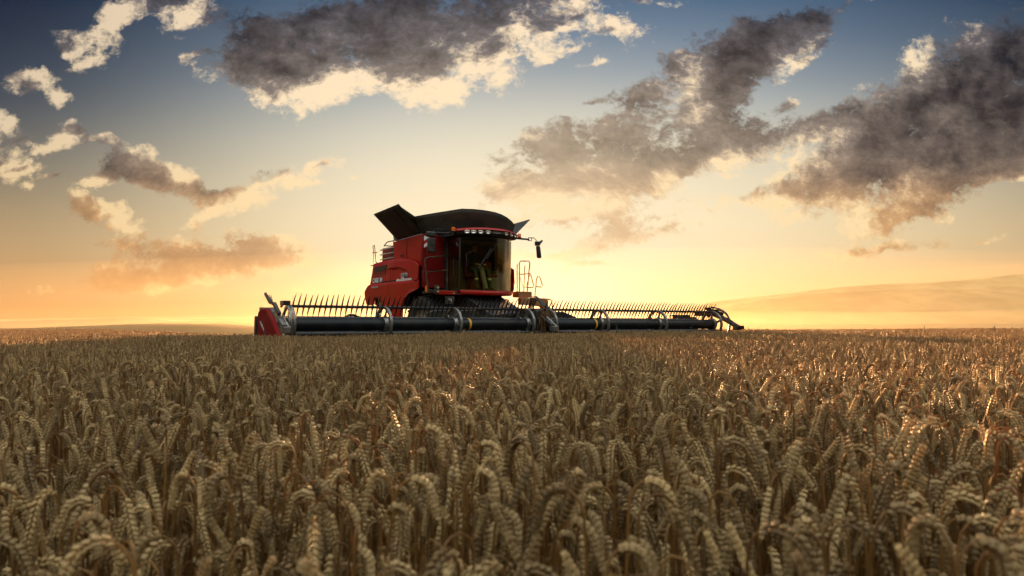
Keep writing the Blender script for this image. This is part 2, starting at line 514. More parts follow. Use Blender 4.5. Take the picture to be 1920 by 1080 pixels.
def wheat_shape(r, lod):
    """one stalk: returns (stem, ear, leaf) vertex/face lists; the stalk bends over in the +x direction"""
    H = r.uniform(.80, .90)
    upright = r.random() < .05
    lean = r.uniform(.0, .10)
    ear_len = r.uniform(.058, .084)
    end = r.uniform(.2, .5) if upright else r.uniform(2.65, 3.12)
    bend_len = r.uniform(.035, .08)
    bend_mid = r.uniform(-.035, .012)                 # where the bend lies against the foot of the ear
    ds = 0.004 if lod < 2 else .012
    total_extra = .16
    # direction angle along the last stretch; the ear is the end of it
    L2 = total_extra + ear_len
    s = np.arange(0, L2 + ds * .5, ds)
    ang = lean + (end - lean) * smoothstep(total_extra - bend_len * .5 + bend_mid, total_extra + bend_len * .6 + bend_mid, s)
    wob = r.uniform(-.12, .12)
    top = [np.zeros(3)]
    for i in range(1, len(s)):
        a = .5 * (ang[i] + ang[i - 1])
        top.append(top[-1] + ds * np.array([math.sin(a), wob * math.sin(a), math.cos(a)]))
    top = np.array(top)
    top[:, 2] += H - top[:, 2].max()
    k_ear = int(total_extra / ds)
    z0 = top[0, 2]
    foot = np.array([top[0, 0] - lean * z0 * 1.1 - .01, 0, 0.0])
    nlow = 7 if lod == 0 else (4 if lod == 1 else 2)
    low = [foot + (top[0] - foot) * t + np.array([.01 * math.sin(3 * t), 0, 0]) * (1 - t) for t in np.linspace(0, 1, nlow + 1)[:-1]]
    if lod == 2:
        low = [top[0] - (top[0] - foot) * .45]
    stem_pts = low + list(top[:k_ear + 1:(3 if lod == 0 else 4 if lod == 1 else 2)]) + [top[k_ear]]
    side = np.array([0, 1.0, .02])
    rs = [.0019 - .0006 * min(1, i / len(stem_pts)) for i in range(len(stem_pts))]
    SV, SF = [], []
    tube(SV, SF, stem_pts, [x * (1 if lod < 2 else 1.3) for x in rs], (6, 4, 3)[lod], side)
    EV, EF = [], []
    ear = top[k_ear:]
    n_node = (11, 10, 8)[lod]
    roll = r.uniform(0, math.pi)
    for i in range(n_node * (2 if lod < 2 else 1)):
        t = (i + .3) / (n_node * (2 if lod < 2 else 1))
        x = t * (len(ear) - 1)
        j = min(int(x), len(ear) - 2)
        p = ear[j] + (ear[j + 1] - ear[j]) * (x - j)
        tg = ear[j + 1] - ear[j]
        tg = tg / np.linalg.norm(tg)
        b = np.cross(tg, side)
        b /= np.linalg.norm(b)
        sd = np.cross(b, tg)
        rl = roll + .25 * t
        e1 = math.cos(rl) * b + math.sin(rl) * sd
        e2 = -math.sin(rl) * b + math.cos(rl) * sd
        size = .84 * (.62 + .55 * math.sin(math.pi * min(1, t * .85 + .16))) * r.uniform(.9, 1.1)
        if lod == 2:
            for q in (1, -1):
                ax = tg * .93 + e1 * q * .30
                pod(EV, EF, p + e1 * q * .0016, ax / np.linalg.norm(ax), e2, e1, .0160 * size, .0042 * size, .0032 * size, 1, 4)
            continue
        q = 1 if i % 2 == 0 else -1
        if lod == 0:
            for f in (-1, 0, 1):
                ax = tg * .92 + e1 * q * (.27 + .11 * (f == 0)) + e2 * f * .19 + r.normal(0, .03, 3)
                ax /= np.linalg.norm(ax)
                pod(EV, EF, p + e1 * q * .0015 + e2 * f * .0015, ax, e2, e1, (.0096 + .001 * (f == 0)) * size, .0026 * size, .0023 * size, 3, 6)
                if f == 0 or r.random() < .3:       # short beard
                    a0 = p + e1 * q * .0016 + ax * .013 * size
                    pod(EV, EF, a0, (ax + tg * .3) / np.linalg.norm(ax + tg * .3), e2, e1, r.uniform(.004, .011), .0004, .0004, 1, 3)
        else:
            ax = tg * .92 + e1 * q * .40
            pod(EV, EF, p + e1 * q * .0018, ax / np.linalg.norm(ax), e2, e1, .0104 * size, .0045 * size, .0032 * size, 2, 5)
    LV, LF = [], []
    if lod < 2 and r.random() < .75:
        for q in range(1):
            z = r.uniform(.40, .70)
            az = r.uniform(0, 2 * math.pi)
            d = np.array([math.cos(az), math.sin(az), 0])
            p = foot + (top[0] - foot) * (z / max(z0, .1))
            L = r.uniform(.10, .22)
            a = r.uniform(.2, .7)
            curl = r.uniform(1.5, 3.0)
            nseg = 7 if lod == 0 else 4
            w = np.cross(d, [0, 0, 1.0])
            b0 = len(LV)
            for i in range(nseg + 1):
                t = i / nseg
                wd = .0042 * (1 - t ** 2) + .0003
                tw = w * math.cos(t * 2.2) + np.array([0, 0, 1]) * math.sin(t * 2.2)
                LV.append(p + tw * wd)
                LV.append(p - tw * wd)
                an = a + curl * t
                p = p + (L / nseg) * (d * math.sin(an) + np.array([0, 0, 1]) * math.cos(an))
            for i in range(nseg):
                o = b0 + 2 * i
                LF.append((o, o + 1, o + 3, o + 2))
    return (SV, SF), (EV, EF), (LV, LF), top[:, 2].max()


def join_shape(parts):
    V, F, MI = [], [], []
    for k, (v, f) in enumerate(parts):
        o = len(V)
        V += v
        F += [tuple(x + o for x in q) for q in f]
        MI += [k] * len(f)
    return V, F, MI


WHEAT_MATS = [M_STEM, M_EAR, M_LEAF]
near_shapes = [wheat_shape(np.random.default_rng(100 + i), 0) for i in range(14)]


def build_wheat():
    protos = bpy.data.collections.new('wheat_shapes')        # meshes the field's plants share
    counts = (14, 14, 10)
    k = 0
    for lod, n in enumerate(counts):
        for i in range(n):
            sh = near_shapes[i] if lod == 0 else wheat_shape(np.random.default_rng(100 + 50 * lod + i), lod)
            V, F, MI = join_shape(sh[:3])
            me = bpy.data.meshes.new('wheat_plant_shape')
            me.from_pydata([tuple(v) for v in V], [], F)
            for m in WHEAT_MATS:
                me.materials.append(m)
            me.polygons.foreach_set('material_index', MI)
            me.polygons.foreach_set('use_smooth', [True] * len(F))
            o = bpy.data.objects.new('wheat_shape_%03d' % k, me)
            protos.objects.link(o)
            k += 1

    def scatter(y0, y1, dens):
        w = .86 * y1 + 1.6
        n = int((y1 - y0) * 2 * w * dens)
        # jittered cells keep the stand even without rows
        X = rng.uniform(-w, w, n)
        Y = rng.uniform(y0, y1, n)
        m = np.abs(X) < .86 * np.maximum(Y, 0) + 1.6
        return X[m], Y[m]
    bands = [(-.8, 1.5, 860, 0), (1.5, 3.2, 840, 0), (3.2, 6.0, 740, 1), (6.0, 10.5, 580, 1), (10.5, 18, 420, 2), (18, 26, 310, 2), (26, 42, 200, 2)]
    P = []
    for (y0, y1, dens, lod) in bands:
        X, Y = scatter(y0, y1, dens)
        lx, ly = to_local(X, Y)
        cut = (ly > -.55) & (np.abs(lx) < 7.75)              # already mown by the header
        keep = ~cut & ~((np.abs(X) < .16) & (np.abs(Y) < .22))
        X, Y = X[keep], Y[keep]
        first = sum(counts[:lod])
        idx = first + rng.integers(0, counts[lod], len(X))
        # most ears nod away from the wind, to both sides of one heading
        az = rng.normal(-.25, .75, len(X)) + np.where(rng.random(len(X)) < .42, np.pi, 0)
        az = np.where(rng.random(len(X)) < .2, rng.uniform(0, 2 * np.pi, len(X)), az)
        far = smoothstep(3, 12, Y)
        sc = .972 - .018 * far + np.clip(rng.normal(0, 1, len(X)), -2.6, 1.9) * (.036 - .010 * far) + .018 * np.sin(X * 2.1 + 1) * np.sin(Y * 1.7) + .012 * np.sin(X * .6) * np.sin(Y * .8 + 2)
        sc = sc + (rng.random(len(X)) < .012) * far * rng.uniform(.02, .10, len(X))
        tx, ty = rng.normal(0, .05, len(X)), rng.normal(0, .05, len(X))
        P.append(np.stack([X, Y, ground_z(X, Y), az, np.clip(sc, .86, 1.13), tx, ty, idx], 1))
    P = np.concatenate(P)
    # the three hundred stalks that stand nearest in the picture are things of their own
    az, sc = P[:, 3], P[:, 4]
    ex, ey, ez = P[:, 0] + .06 * np.cos(az), P[:, 1] + .06 * np.sin(az), .83 * sc
    yy = ey * math.cos(PITCH) + (ez - CAM_H) * math.sin(PITCH)
    zz = -ey * math.sin(PITCH) + (ez - CAM_H) * math.cos(PITCH)
    px, py = 960 + FPX * ex / np.maximum(yy, .05), 540 - FPX * zz / np.maximum(yy, .05)
    seen = (yy > .3) & (px > 10) & (px < 1910) & (py < 1040)
    order = np.where(seen)[0]
    order = order[np.argsort(P[order, 1])][:300]
    single = np.zeros(len(P), bool)
    single[order] = True
    F_ = P[~single]
    me = bpy.data.meshes.new('wheat_field')
    me.vertices.add(len(F_))
    me.vertices.foreach_set('co', F_[:, :3].astype(np.float32).ravel())
    a = me.attributes.new('turn', 'FLOAT_VECTOR', 'POINT')
    a.data.foreach_set('vector', np.stack([F_[:, 5], F_[:, 6], F_[:, 3]], 1).astype(np.float32).ravel())
    a = me.attributes.new('size', 'FLOAT', 'POINT')
    a.data.foreach_set('value', F_[:, 4].astype(np.float32))
    a = me.attributes.new('shape', 'INT', 'POINT')
    a.data.foreach_set('value', F_[:, 7].astype(np.int32))
    field = bpy.data.objects.new('wheat_field', me)
    col.objects.link(field)
    tag(field, 'ripe wheat crop with nodding straw coloured ears, too dense to count', 'wheat', kind='stuff')
    g = bpy.data.node_groups.new('wheat_stand', 'GeometryNodeTree')
    g.interface.new_socket('Geometry', in_out='INPUT', socket_type='NodeSocketGeometry')
    g.interface.new_socket('Geometry', in_out='OUTPUT', socket_type='NodeSocketGeometry')
    N = Nodes(g)
    gi, go = N.node('NodeGroupInput'), N.node('NodeGroupOutput')
    iop = N.node('GeometryNodeInstanceOnPoints')
    ci = N.node('GeometryNodeCollectionInfo')
    ci.inputs['Collection'].default_value = protos
    ci.inputs['Separate Children'].default_value = True
    ci.inputs['Reset Children'].default_value = True

    def named(nm, kind):
        n = N.node('GeometryNodeInputNamedAttribute', data_type=kind)
        n.inputs['Name'].default_value = nm
        return n.outputs[0]
    N.l.new(gi.outputs[0], iop.inputs['Points'])
    N.l.new(ci.outputs[0], iop.inputs['Instance'])
    iop.inputs['Pick Instance'].default_value = True
    N.l.new(named('shape', 'INT'), iop.inputs['Instance Index'])
    N.l.new(named('turn', 'FLOAT_VECTOR'), iop.inputs['Rotation'])
    N.l.new(named('size', 'FLOAT'), iop.inputs['Scale'])
    N.l.new(iop.outputs[0], go.inputs[0])
    md = field.modifiers.new('stand', 'NODES')
    md.node_group = g
    # single stalks
    kinds = {}
    for row in P[single]:
        i = int(row[7])
        if i not in kinds:
            sh = near_shapes[i]
            kinds[i] = []
            for nm, (v, f), m in (('stem', sh[0], M_STEM), ('ear', sh[1], M_EAR), ('leaf', sh[2], M_LEAF)):
                if f:
                    mm = bpy.data.meshes.new('wheat_' + nm)
                    mm.from_pydata([tuple(q) for q in v], [], f)
                    mm.materials.append(m)
                    mm.polygons.foreach_set('use_smooth', [True] * len(f))
                    kinds[i].append((nm, mm))
        r = bpy.data.objects.new('wheat_stalk', None)
        r.empty_display_size = .02
        r.location = row[:3]
        r.rotation_euler = (row[5], row[6], row[3])
        r.scale = (row[4],) * 3
        col.objects.link(r)
        tag(r, 'single ripe wheat stalk close to the camera, in the front rows of the field', 'wheat stalk', 'wheat stalks in the front rows')
        for nm, mm in kinds[i]:
            o = bpy.data.objects.new(nm, mm)
            o.parent = r
            col.objects.link(o)


build_wheat()


# ------------------------------------------------------------------ mesh building for the machine
class MB:
    """collects boxes, bars, tubes, plates and sheets; build() links them as one mesh"""
    def __init__(self):
        self.V, self.F = [], []

    def add(self, V, F):
        o = len(self.V)
        self.V += [tuple(v) for v in V]
        self.F += [tuple(i + o for i in f) for f in F]
        return self

    def box(self, x0, x1, y0, y1, z0, z1):
        V = [(x, y, z) for z in (z0, z1) for y in (y0, y1) for x in (x0, x1)]
        return self.add(V, [(0, 2, 3, 1), (4, 5, 7, 6), (0, 1, 5, 4), (1, 3, 7, 5), (3, 2, 6, 7), (2, 0, 4, 6)])

    def prism(self, poly, axis, a, b):
        """extrude a closed outline along axis 0/1/2 from a to b; the outline gives the other two coordinates in order"""
        n = len(poly)
        V = []
        for d in (a, b):
            for p in poly:
                q = list(p)
                q.insert(axis, d)
                V.append(q)
        F = [tuple(range(n)), tuple(range(2 * n - 1, n - 1, -1))]
        F += [(i, i + n, (i + 1) % n + n, (i + 1) % n) for i in range(n)]
        return self.add(V, F)

    def tube(self, pts, r, sides=8, closed=False, cap=True):
        P = [Vector(p) for p in pts]
        n = len(P)
        V, F = [], []
        up = None
        for i, p in enumerate(P):
            if closed:
                t = P[(i + 1) % n] - P[i - 1]
            else:
                t = P[min(i + 1, n - 1)] - P[max(i - 1, 0)]
            t.normalize()
            if up is None:
                up = Vector((0, 0, 1)) if abs(t.z) < .9 else Vector((1, 0, 0))
            a = t.cross(up).normalized()
            b = a.cross(t).normalized()
            up = b
            rr = r[i] if isinstance(r, (list, tuple)) else r
            for k in range(sides):
                w = 2 * math.pi * (k + .5) / sides
                V.append(p + a * (rr * math.cos(w)) + b * (rr * math.sin(w)))
        m = n if closed else n - 1
        for i in range(m):
            j = (i + 1) % n
            for k in range(sides):
                k2 = (k + 1) % sides
                F.append((i * sides + k, i * sides + k2, j * sides + k2, j * sides + k))
        if cap and not closed:
            F.append(tuple(range(sides - 1, -1, -1)))
            F.append(tuple(range((n - 1) * sides, n * sides)))
        return self.add(V, F)

    def bar(self, p, q, w, h):
        """rectangular bar from p to q, w across and h upward"""
        p, q = Vector(p), Vector(q)
        t = (q - p).normalized()
        s = t.cross(Vector((0, 0, 1)))
        s = s.normalized() if s.length > 1e-4 else Vector((1, 0, 0))
        u = s.cross(t).normalized()
        V = [e + s * (a * w / 2) + u * (b * h / 2) for e in (p, q) for (a, b) in ((-1, -1), (1, -1), (1, 1), (-1, 1))]
        return self.add(V, [(0, 1, 2, 3), (7, 6, 5, 4), (0, 4, 5, 1), (1, 5, 6, 2), (2, 6, 7, 3), (3, 7, 4, 0)])

    def lathe(self, prof, centre, axis=0, seg=32):
        """turn (along, radius) pairs about an axis through centre"""
        V, F = [], []
        n = len(prof)
        o = [i for i in range(3) if i != axis]
        for k in range(seg):
            w = 2 * math.pi * k / seg
            for (a, r) in prof:
                q = [0, 0, 0]
                q[axis] = centre[axis] + a
                q[o[0]] = centre[o[0]] + r * math.cos(w)
                q[o[1]] = centre[o[1]] + r * math.sin(w)
                V.append(q)
        for k in range(seg):
            k2 = (k + 1) % seg
            for i in range(n - 1):
                F.append((k * n + i, k * n + i + 1, k2 * n + i + 1, k2 * n + i))
        return self.add(V, F)

    def sheet(self, rows):
        """grid of points"""
        n, m = len(rows), len(rows[0])
        V = [p for r in rows for p in r]
        F = [(i * m + j, i * m + j + 1, (i + 1) * m + j + 1, (i + 1) * m + j) for i in range(n - 1) for j in range(m - 1)]
        return self.add(V, F)

    def build(self, name, material, parent=None, bevel=0.0, smooth=False, solid=0.0, label=None):
        o = link_mesh(name, self.V, self.F, material, parent)
        bm_ = bmesh.new()
        bm_.from_mesh(o.data)
        bmesh.ops.recalc_face_normals(bm_, faces=bm_.faces)
        bm_.to_mesh(o.data)
        bm_.free()
        if solid:
            s = o.modifiers.new('thickness', 'SOLIDIFY')
            s.thickness = solid
            s.offset = 0
        if bevel:
            b = o.modifiers.new('edge', 'BEVEL')
            b.width = bevel
            b.segments = 2
            b.limit_method = 'ANGLE'
            b.angle_limit = rad(35)
        if smooth or bevel:
            o.data.polygons.foreach_set('use_smooth', [True] * len(o.data.polygons))
            o.data.set_sharp_from_angle(angle=rad(38))
        if label:
            o['label'] = label
        return o


def text_mesh(name, body, size, matrix, material, parent, extrude=.004, bold=0.0, shear=0.0, space=1.0, align='LEFT'):
    c = bpy.data.curves.new(name, 'FONT')
    c.body = body
    c.size = size
    c.extrude = extrude
    c.offset = bold
    c.shear = shear
    c.space_character = space
    c.align_x = align
    t = bpy.data.objects.new(name, c)
    col.objects.link(t)
    bpy.context.view_layer.update()
    dg = bpy.context.evaluated_depsgraph_get()
    me = bpy.data.meshes.new_from_object(t.evaluated_get(dg))
    bpy.data.objects.remove(t)
    me.transform(matrix)
    me.materials.clear()
    me.materials.append(material)
    o = bpy.data.objects.new(name, me)
    o.parent = parent
    col.objects.link(o)
    return o


def axes(x, y, z, at):
    return Matrix(((x[0], y[0], z[0], at[0]), (x[1], y[1], z[1], at[1]), (x[2], y[2], z[2], at[2]), (0, 0, 0, 1)))


DUST = (.30, .21, .12)
M_RED = mat('red_paint', (.38, .008, .004), .36, spec=.22, coat=.12, var=.12, var_scale=1.3, dirt=DUST, dirt_amount=.07, dirt_scale=2.2)
M_RED2 = mat('dark_red_paint', (.18, .004, .005), .3, spec=.35, coat=.15, dirt=DUST, dirt_amount=.06, dirt_scale=2.0)
M_BLACK = mat('black_plastic', (.012, .012, .013), .45, dirt=DUST, dirt_amount=.18, dirt_scale=4)
M_COVER = mat('dark_tank_cover', (.030, .026, .022), .62, var=.25, var_scale=2.5, dirt=(.16, .11, .07), dirt_amount=.35, dirt_scale=1.7)
M_DARK = mat('dark_steel', (.020, .020, .022), .42, metal=.3, dirt=DUST, dirt_amount=.22, dirt_scale=3.5)
M_TUBE = mat('black_tube_paint', (.008, .009, .012), .38, spec=.28, dirt=DUST, dirt_amount=.05, dirt_scale=2.6)
M_ALU = mat('weathered_aluminium', (.28, .265, .25), .36, metal=.85, dirt=(.08, .055, .03), dirt_amount=.75, dirt_scale=9)
M_RUBBER = mat('tyre_rubber', (.018, .016, .015), .85, dirt=(.14, .10, .06), dirt_amount=.5, dirt_scale=2.2, bump=.3, bump_scale=30)
M_RIM = mat('rim_paint', (.40, .38, .34), .5, dirt=DUST, dirt_amount=.4)
M_RAIL = mat('rail_paint', (.05, .045, .035), .4, metal=.4, dirt=(.45, .33, .12), dirt_amount=.3, dirt_scale=6)
M_RAIL_LIT = mat('rail_painted_sunlight', (.62, .34, .07), .35, spec=.6, dirt=DUST, dirt_amount=.3)  # golden rim light of the low sun, put into the rails' base colour
M_STEP = mat('dusty_step_paint', (.30, .12, .04), .5, dirt=DUST, dirt_amount=.4, dirt_scale=3)
M_WHITE = mat('white_lettering', (.80, .79, .76), .4)
M_SILVER = mat('silver_decal', (.55, .53, .52), .35, metal=.3)
M_INK = mat('black_decal', (.012, .010, .010), .4)
M_CHROME = mat('lamp_reflector', (.82, .80, .76), .12, metal=1.0)
M_BLIND = mat('mirror_glass', (.7, .7, .7), .05, metal=1.0)
M_YELLOW = mat('yellow_band', (.72, .36, .02), .45, dirt=DUST, dirt_amount=.25)
M_SEAT = mat('red_seat_cloth', (.14, .022, .016), .8, bump=.2)
M_GREYP = mat('grey_cab_plastic', (.15, .16, .165), .55)
M_GREEN = mat('dark_green_cloth', (.030, .055, .035), .85, var=.2)
M_NAVY = mat('navy_cloth', (.018, .022, .040), .85, var=.2)
M_SKIN = mat('skin', (.46, .26, .17), .55, var=.05)
M_HAIR = mat('brown_hair', (.035, .022, .014), .7)
M_BAND = mat('reflective_band', (.70, .70, .62), .4)
M_LENS = mat('orange_lens', (.75, .13, .01), .25, coat=.5)
M_PANELIN = mat('olive_cab_lining', (.17, .15, .075), .7, var=.2)


def glass_material(name, tint, refl=1.0):
    m = bpy.data.materials.new(name)
    m.use_nodes = True
    N = Nodes(m.node_tree)
    N.n.remove(N.n['Principled BSDF'])
    t = N.node('ShaderNodeBsdfTransparent')
    t.inputs[0].default_value = (*tint, 1)
    g = N.node('ShaderNodeBsdfGlossy')
    g.inputs['Color'].default_value = (1, 1, 1, 1)
    g.inputs['Roughness'].default_value = .03
    f = N.node('ShaderNodeFresnel')
    f.inputs['IOR'].default_value = 1.5
    mx = N.node('ShaderNodeMixShader')
    N.l.new(N.math('MULTIPLY', f.outputs[0], refl, clamp=True), mx.inputs[0])
    N.l.new(t.outputs[0], mx.inputs[1])
    N.l.new(g.outputs[0], mx.inputs[2])
    N.l.new(mx.outputs[0], N.n['Material Output'].inputs[0])
    return m


M_GLASS = glass_material('tinted_cab_glass', (.74, .66, .36), .30)
M_SIDEGLASS = glass_material('coated_side_glass', (.50, .46, .26), 1.2)
M_SHIELD = mat('matt_red_plastic', (.17, .005, .004), .75, spec=.12, dirt=DUST, dirt_amount=.08)

XC = -0.30                          # middle of the machine across its width


def mirror_x(pts):
    return [(2 * XC - p[0],) + tuple(p[1:]) for p in pts]


def build_harvester():
    root = bpy.data.objects.new('combine_harvester', None)
    root.location = (MX, MY, 0)
    root.rotation_euler = (0, 0, MTH)
    col.objects.link(root)
    tag(root, 'red combine harvester with a wide black reel header at the edge of the wheat', 'combine harvester')
    build_body(root)
    build_cab(root)
    build_wheels(root)
    build_access(root)
    build_header(root)
    return root


# ---- body: side panels, tank, covers, lettering
TOP = [(3.37, 2.83), (3.6, 2.95), (4.07, 3.05), (4.7, 3.13), (5.3, 3.15), (6.0, 3.13), (6.72, 3.09)]


def panel_top(y):
    return float(np.interp(y, [p[0] for p in TOP] + [6.75, 6.95, 7.21], [p[1] for p in TOP] + [2.42, 2.34, 2.16]))


def panel_bottom(y):
    base = float(np.interp(y, [3.37, 3.53, 4.06, 4.30, 4.46, 4.55, 5.26, 5.5, 5.75, 6.65, 7.09, 7.16, 7.21], [2.17, 2.08, 1.99, 1.85, 1.62, 1.26, 1.33, 1.48, 1.66, 1.70, 1.73, 1.86, 2.10]))
    d = .205 - (y - 6.21) ** 2
    if d > 0:
        base = max(base, 1.52 + math.sqrt(d) * .95)
    return base


def panel_x(y, z):
    """how far the red side panel stands out (0 is the plane of the side)"""
    x = float(np.interp(z, [1.2, 1.6, 2.05, 2.33, 2.36, 2.42, 2.8, 3.0, 3.10, 3.16], [-.04, .02, .055, .075, .07, .02, .0, -.02, -.06, -.12]))
    arc = float(np.interp(y, [3.62, 3.75, 3.89, 4.05, 4.25, 4.7, 5.29, 5.8], [2.40, 2.46, 2.55, 2.66, 2.76, 2.85, 2.86, 2.84]))
    if z > 2.38:
        k = float(smoothstep(-.05, .02, z - arc)) * float(smoothstep(5.9, 5.0, y))
        x += .075 * k
    # wheel arch lip
    lip = math.hypot(y - 3.45, (z - .90) * .92)
    if y < 4.62 and z < 2.12:
        x += .05 * float(smoothstep(1.25, 1.06, lip))
    return x


def build_body(root):
    for s in (-1, 1):
        def P(y, z, off=0.0):
            x = XC + s * (1.65 + panel_x(y, z) + off)
            return (x, y, z)
        for (a, b) in ((3.38, 5.315), (5.335, 7.20)):
            rows = []
            for y in np.linspace(a, b, 64):
                z0, z1 = panel_bottom(y), panel_top(y)
                zs = z0 + (z1 - z0) * np.linspace(0, 1, 48)
                rows.append([P(y, z) for z in zs])
            MB().sheet(rows).build('side_panel', M_RED, root, smooth=True, solid=.03)
        # intake opening with a dark upper slot and louvres
        q = XC + s * (1.65)
        o1, o2 = sorted((q + s * .012, q + s * .032))
        m = MB().prism([(5.60, 2.985), (6.55, 2.955), (6.57, 2.80), (5.68, 2.815)], 0, o1, o2)
        inlet = m.build('air_intake', M_BLACK, root)
        m = MB()
        for k in range(3):
            za = 2.79 - k * .055
            m.prism([(5.70, za), (6.57, za - .012), (6.57, za - .045), (5.72, za - .036)], 0, o1 + .004 * k, o2)
        m.build('louvre', M_RED2, inlet)
    # core of the machine behind the panels
    m = MB().box(XC - 1.50, XC + 1.50, 4.6, 6.75, 1.62, 3.06)
    m.box(XC - 1.55, XC + 1.55, 3.52, 4.6, 2.15, 2.85)
    m.build('chassis', M_DARK, root, bevel=.02)
    m = MB().prism([(6.7, 3.05), (7.1, 2.3), (7.15, 1.85), (6.7, 1.7)], 0, XC - 1.55, XC + 1.55)
    m.build('rear_hood', M_RED2, root, bevel=.03)
    # grain tank
    m = MB().prism([(3.48, 2.80), (3.48, 3.765), (5.31, 3.70), (5.31, 3.02)], 0, XC - 1.60, XC + 1.60)
    tank = m.build('grain_tank', M_RED, root, bevel=.018)
    m = MB()
    for xx in (XC - 1.606,):
        m.box(xx - .004, xx + .004, 4.38, 4.392, 3.0, 3.72)
    m.build('panel_seam', M_RED2, tank)
    # front wall with its rounded lower panel, beside and behind the cab
    m = MB().box(XC - 1.585, XC + 1.585, 3.40, 3.475, 2.70, 3.775)
    m.prism([(XC - 1.60, 2.17), (XC - 1.60, 2.69), (XC - .78, 2.69), (XC - .78, 2.22), (XC - .83, 2.17)], 1, 3.36, 3.47)
    wall = m.build('front_panel', M_RED2, root, bevel=.015)
    # warning sign
    x0, x1, z0, z1 = XC - 1.555, XC - 1.30, 3.35, 3.735
    sign = MB().box(x0, x1, 3.383, 3.392, z0, z1).build('warning_sign', mat('signal_red', (.45, .01, .012), .35), root)
    m = MB()
    for (za, zb) in ((3.66, 3.80), (3.42, 3.55)):
        poly = [(x0 + .004, za - .10), (x1 - .004, za + .09), (x1 - .004, min(zb + .06, z1 - .004)), (x0 + .004, zb - .10)]
        poly = [(px, min(max(pz, z0 + .004), z1 - .004)) for px, pz in poly]
        m.prism(poly, 1, 3.377, 3.3815)
    m.build('white_stripe', M_WHITE, sign)
    # engine deck with rails and a hand rail at the rear
    deck = MB().prism([(5.32, 3.04), (5.32, 3.60), (6.50, 3.60), (6.52, 3.04)], 0, XC - 1.42, XC + 1.42).build('engine_hood', M_RED2, root, bevel=.02)
    MB().box(XC - 1.46, XC - 1.425, 5.36, 5.74, 3.10, 3.58).build('radiator_screen', M_BLACK, deck)
    for z in (3.20, 3.36, 3.52):
        MB().tube([(XC - 1.50, 5.42, z + .015), (XC - 1.56, 5.44, z + .015), (XC - 1.56, 6.36, z), (XC - 1.50, 6.38, z)], .017, 6).build('guard_rail', M_RAIL if z < 3 else M_SILVER, deck)
    MB().tube([(XC - 1.5, 5.5, 3.60), (XC - 1.5, 5.5, 3.76), (XC - 1.5, 5.95, 3.76), (XC - 1.5, 6.2, 3.66), (XC - 1.2, 6.2, 3.66), (XC - .9, 5.8, 3.76)], .018, 6).build('deck_rail', M_RAIL, deck)
    m = MB().tube([(XC - 1.58, 6.80, 3.05), (XC - 1.58, 6.80, 3.46), (XC - 1.58, 6.88, 3.70), (XC - 1.58, 6.76, 3.72), (XC - 1.58, 6.70, 3.50), (XC - 1.58, 6.66, 3.18), (XC - 1.56, 6.60, 3.10)], .016, 6)
    m.tube([(XC - 1.58, 6.92, 3.48), (XC - 1.58, 6.55, 3.46)], .014, 6)
    m.build('rear_hand_rail', M_RAIL, root, smooth=True)
    MB().box(XC - 1.62, XC - 1.38, 6.66, 6.98, 3.025, 3.055).build('rear_step', M_RED2, root, bevel=.008)
    MB().tube([(XC - 1.62, 4.75, 3.17), (XC - 1.62, 4.75, 3.24), (XC - 1.62, 4.62, 3.24), (XC - 1.62, 4.62, 3.17)], .012, 6).build('lift_handle', M_BLACK, root)
    # covers of the grain tank, folded up and outward
    xl, xr = XC - 1.60, XC + 1.60

    def cover(name, corners, n=12, sag=0.0):
        a, b, c, d = [Vector(p) for p in corners]
        nrm = (b - a).cross(d - a).normalized()
        rows = []
        for i in range(n + 1):
            t = i / n
            rows.append([(a.lerp(d, t)).lerp(b.lerp(c, t), j / n) + nrm * sag * math.sin(math.pi * j / n) * math.sin(math.pi * (.15 + .85 * t)) for j in range(n + 1)])
        o = MB().sheet(rows).build(name, M_COVER, root, smooth=True, solid=.035)
        rim = MB().tube([d, c], .022, 6)
        rim.tube([a, d], .018, 6)
        rim.tube([b, c], .018, 6)
        rim.build('cover_edge', M_BLACK, o, smooth=True)
        return o
    cv = cover('tank_cover', [(xl, 3.45, 3.79), (xl, 5.02, 3.74), (xl - .80, 5.02, 4.47), (xl - .76, 3.45, 4.58)], sag=.0)
    ribs = MB()
    for t in (.25, .5, .75):
        y = 3.45 + 1.57 * t
        ribs.bar((xl - .02, y, 3.775), (xl - .775, y, 4.52 - .02 * t), .05, .03)
    ribs.build('cover_rib', M_BLACK, cv)
    cover('tank_cover', [(xr, 5.02, 3.74), (xr, 3.45, 3.79), (xr + .76, 3.40, 4.50), (xr + .80, 5.02, 4.42)])
    cover('tank_cover', [(xl, 5.25, 3.74), (xr, 5.25, 3.74), (xr - .25, 5.95, 4.38), (xl + .25, 5.95, 4.38)])
    # the front cover bows up in the middle
    top = [(-2.20, 4.235), (-1.80, 4.33), (-1.35, 4.43), (-.73, 4.565), (-.35, 4.585), (-.01, 4.588), (.25, 4.582), (.51, 4.565), (.78, 4.52), (1.0, 4.455), (1.2, 4.365), (1.37, 4.26)]
    rows = []
    for k in range(9):
        t = k / 8
        r = []
        for (x, z) in top:
            u = (x + 2.2) / 3.57
            xb = xl + (xr - xl) * u
            zb = 3.78
            z_ = zb + (z - zb) * t
            x_ = xb + (x - xb) * t ** .8
            y_ = 3.44 - .30 * t * (z - 3.8) / .8 - .10 * math.sin(math.pi * u) * math.sin(math.pi * t * .5)
            r.append((x_, y_, z_))
        rows.append(r)
    fc = MB().sheet(rows).build('tank_cover', M_COVER, root, smooth=True, solid=.03)
    MB().tube([Vector(p) for p in rows[-1]], .020, 6).build('cover_edge', M_BLACK, fc, smooth=True)
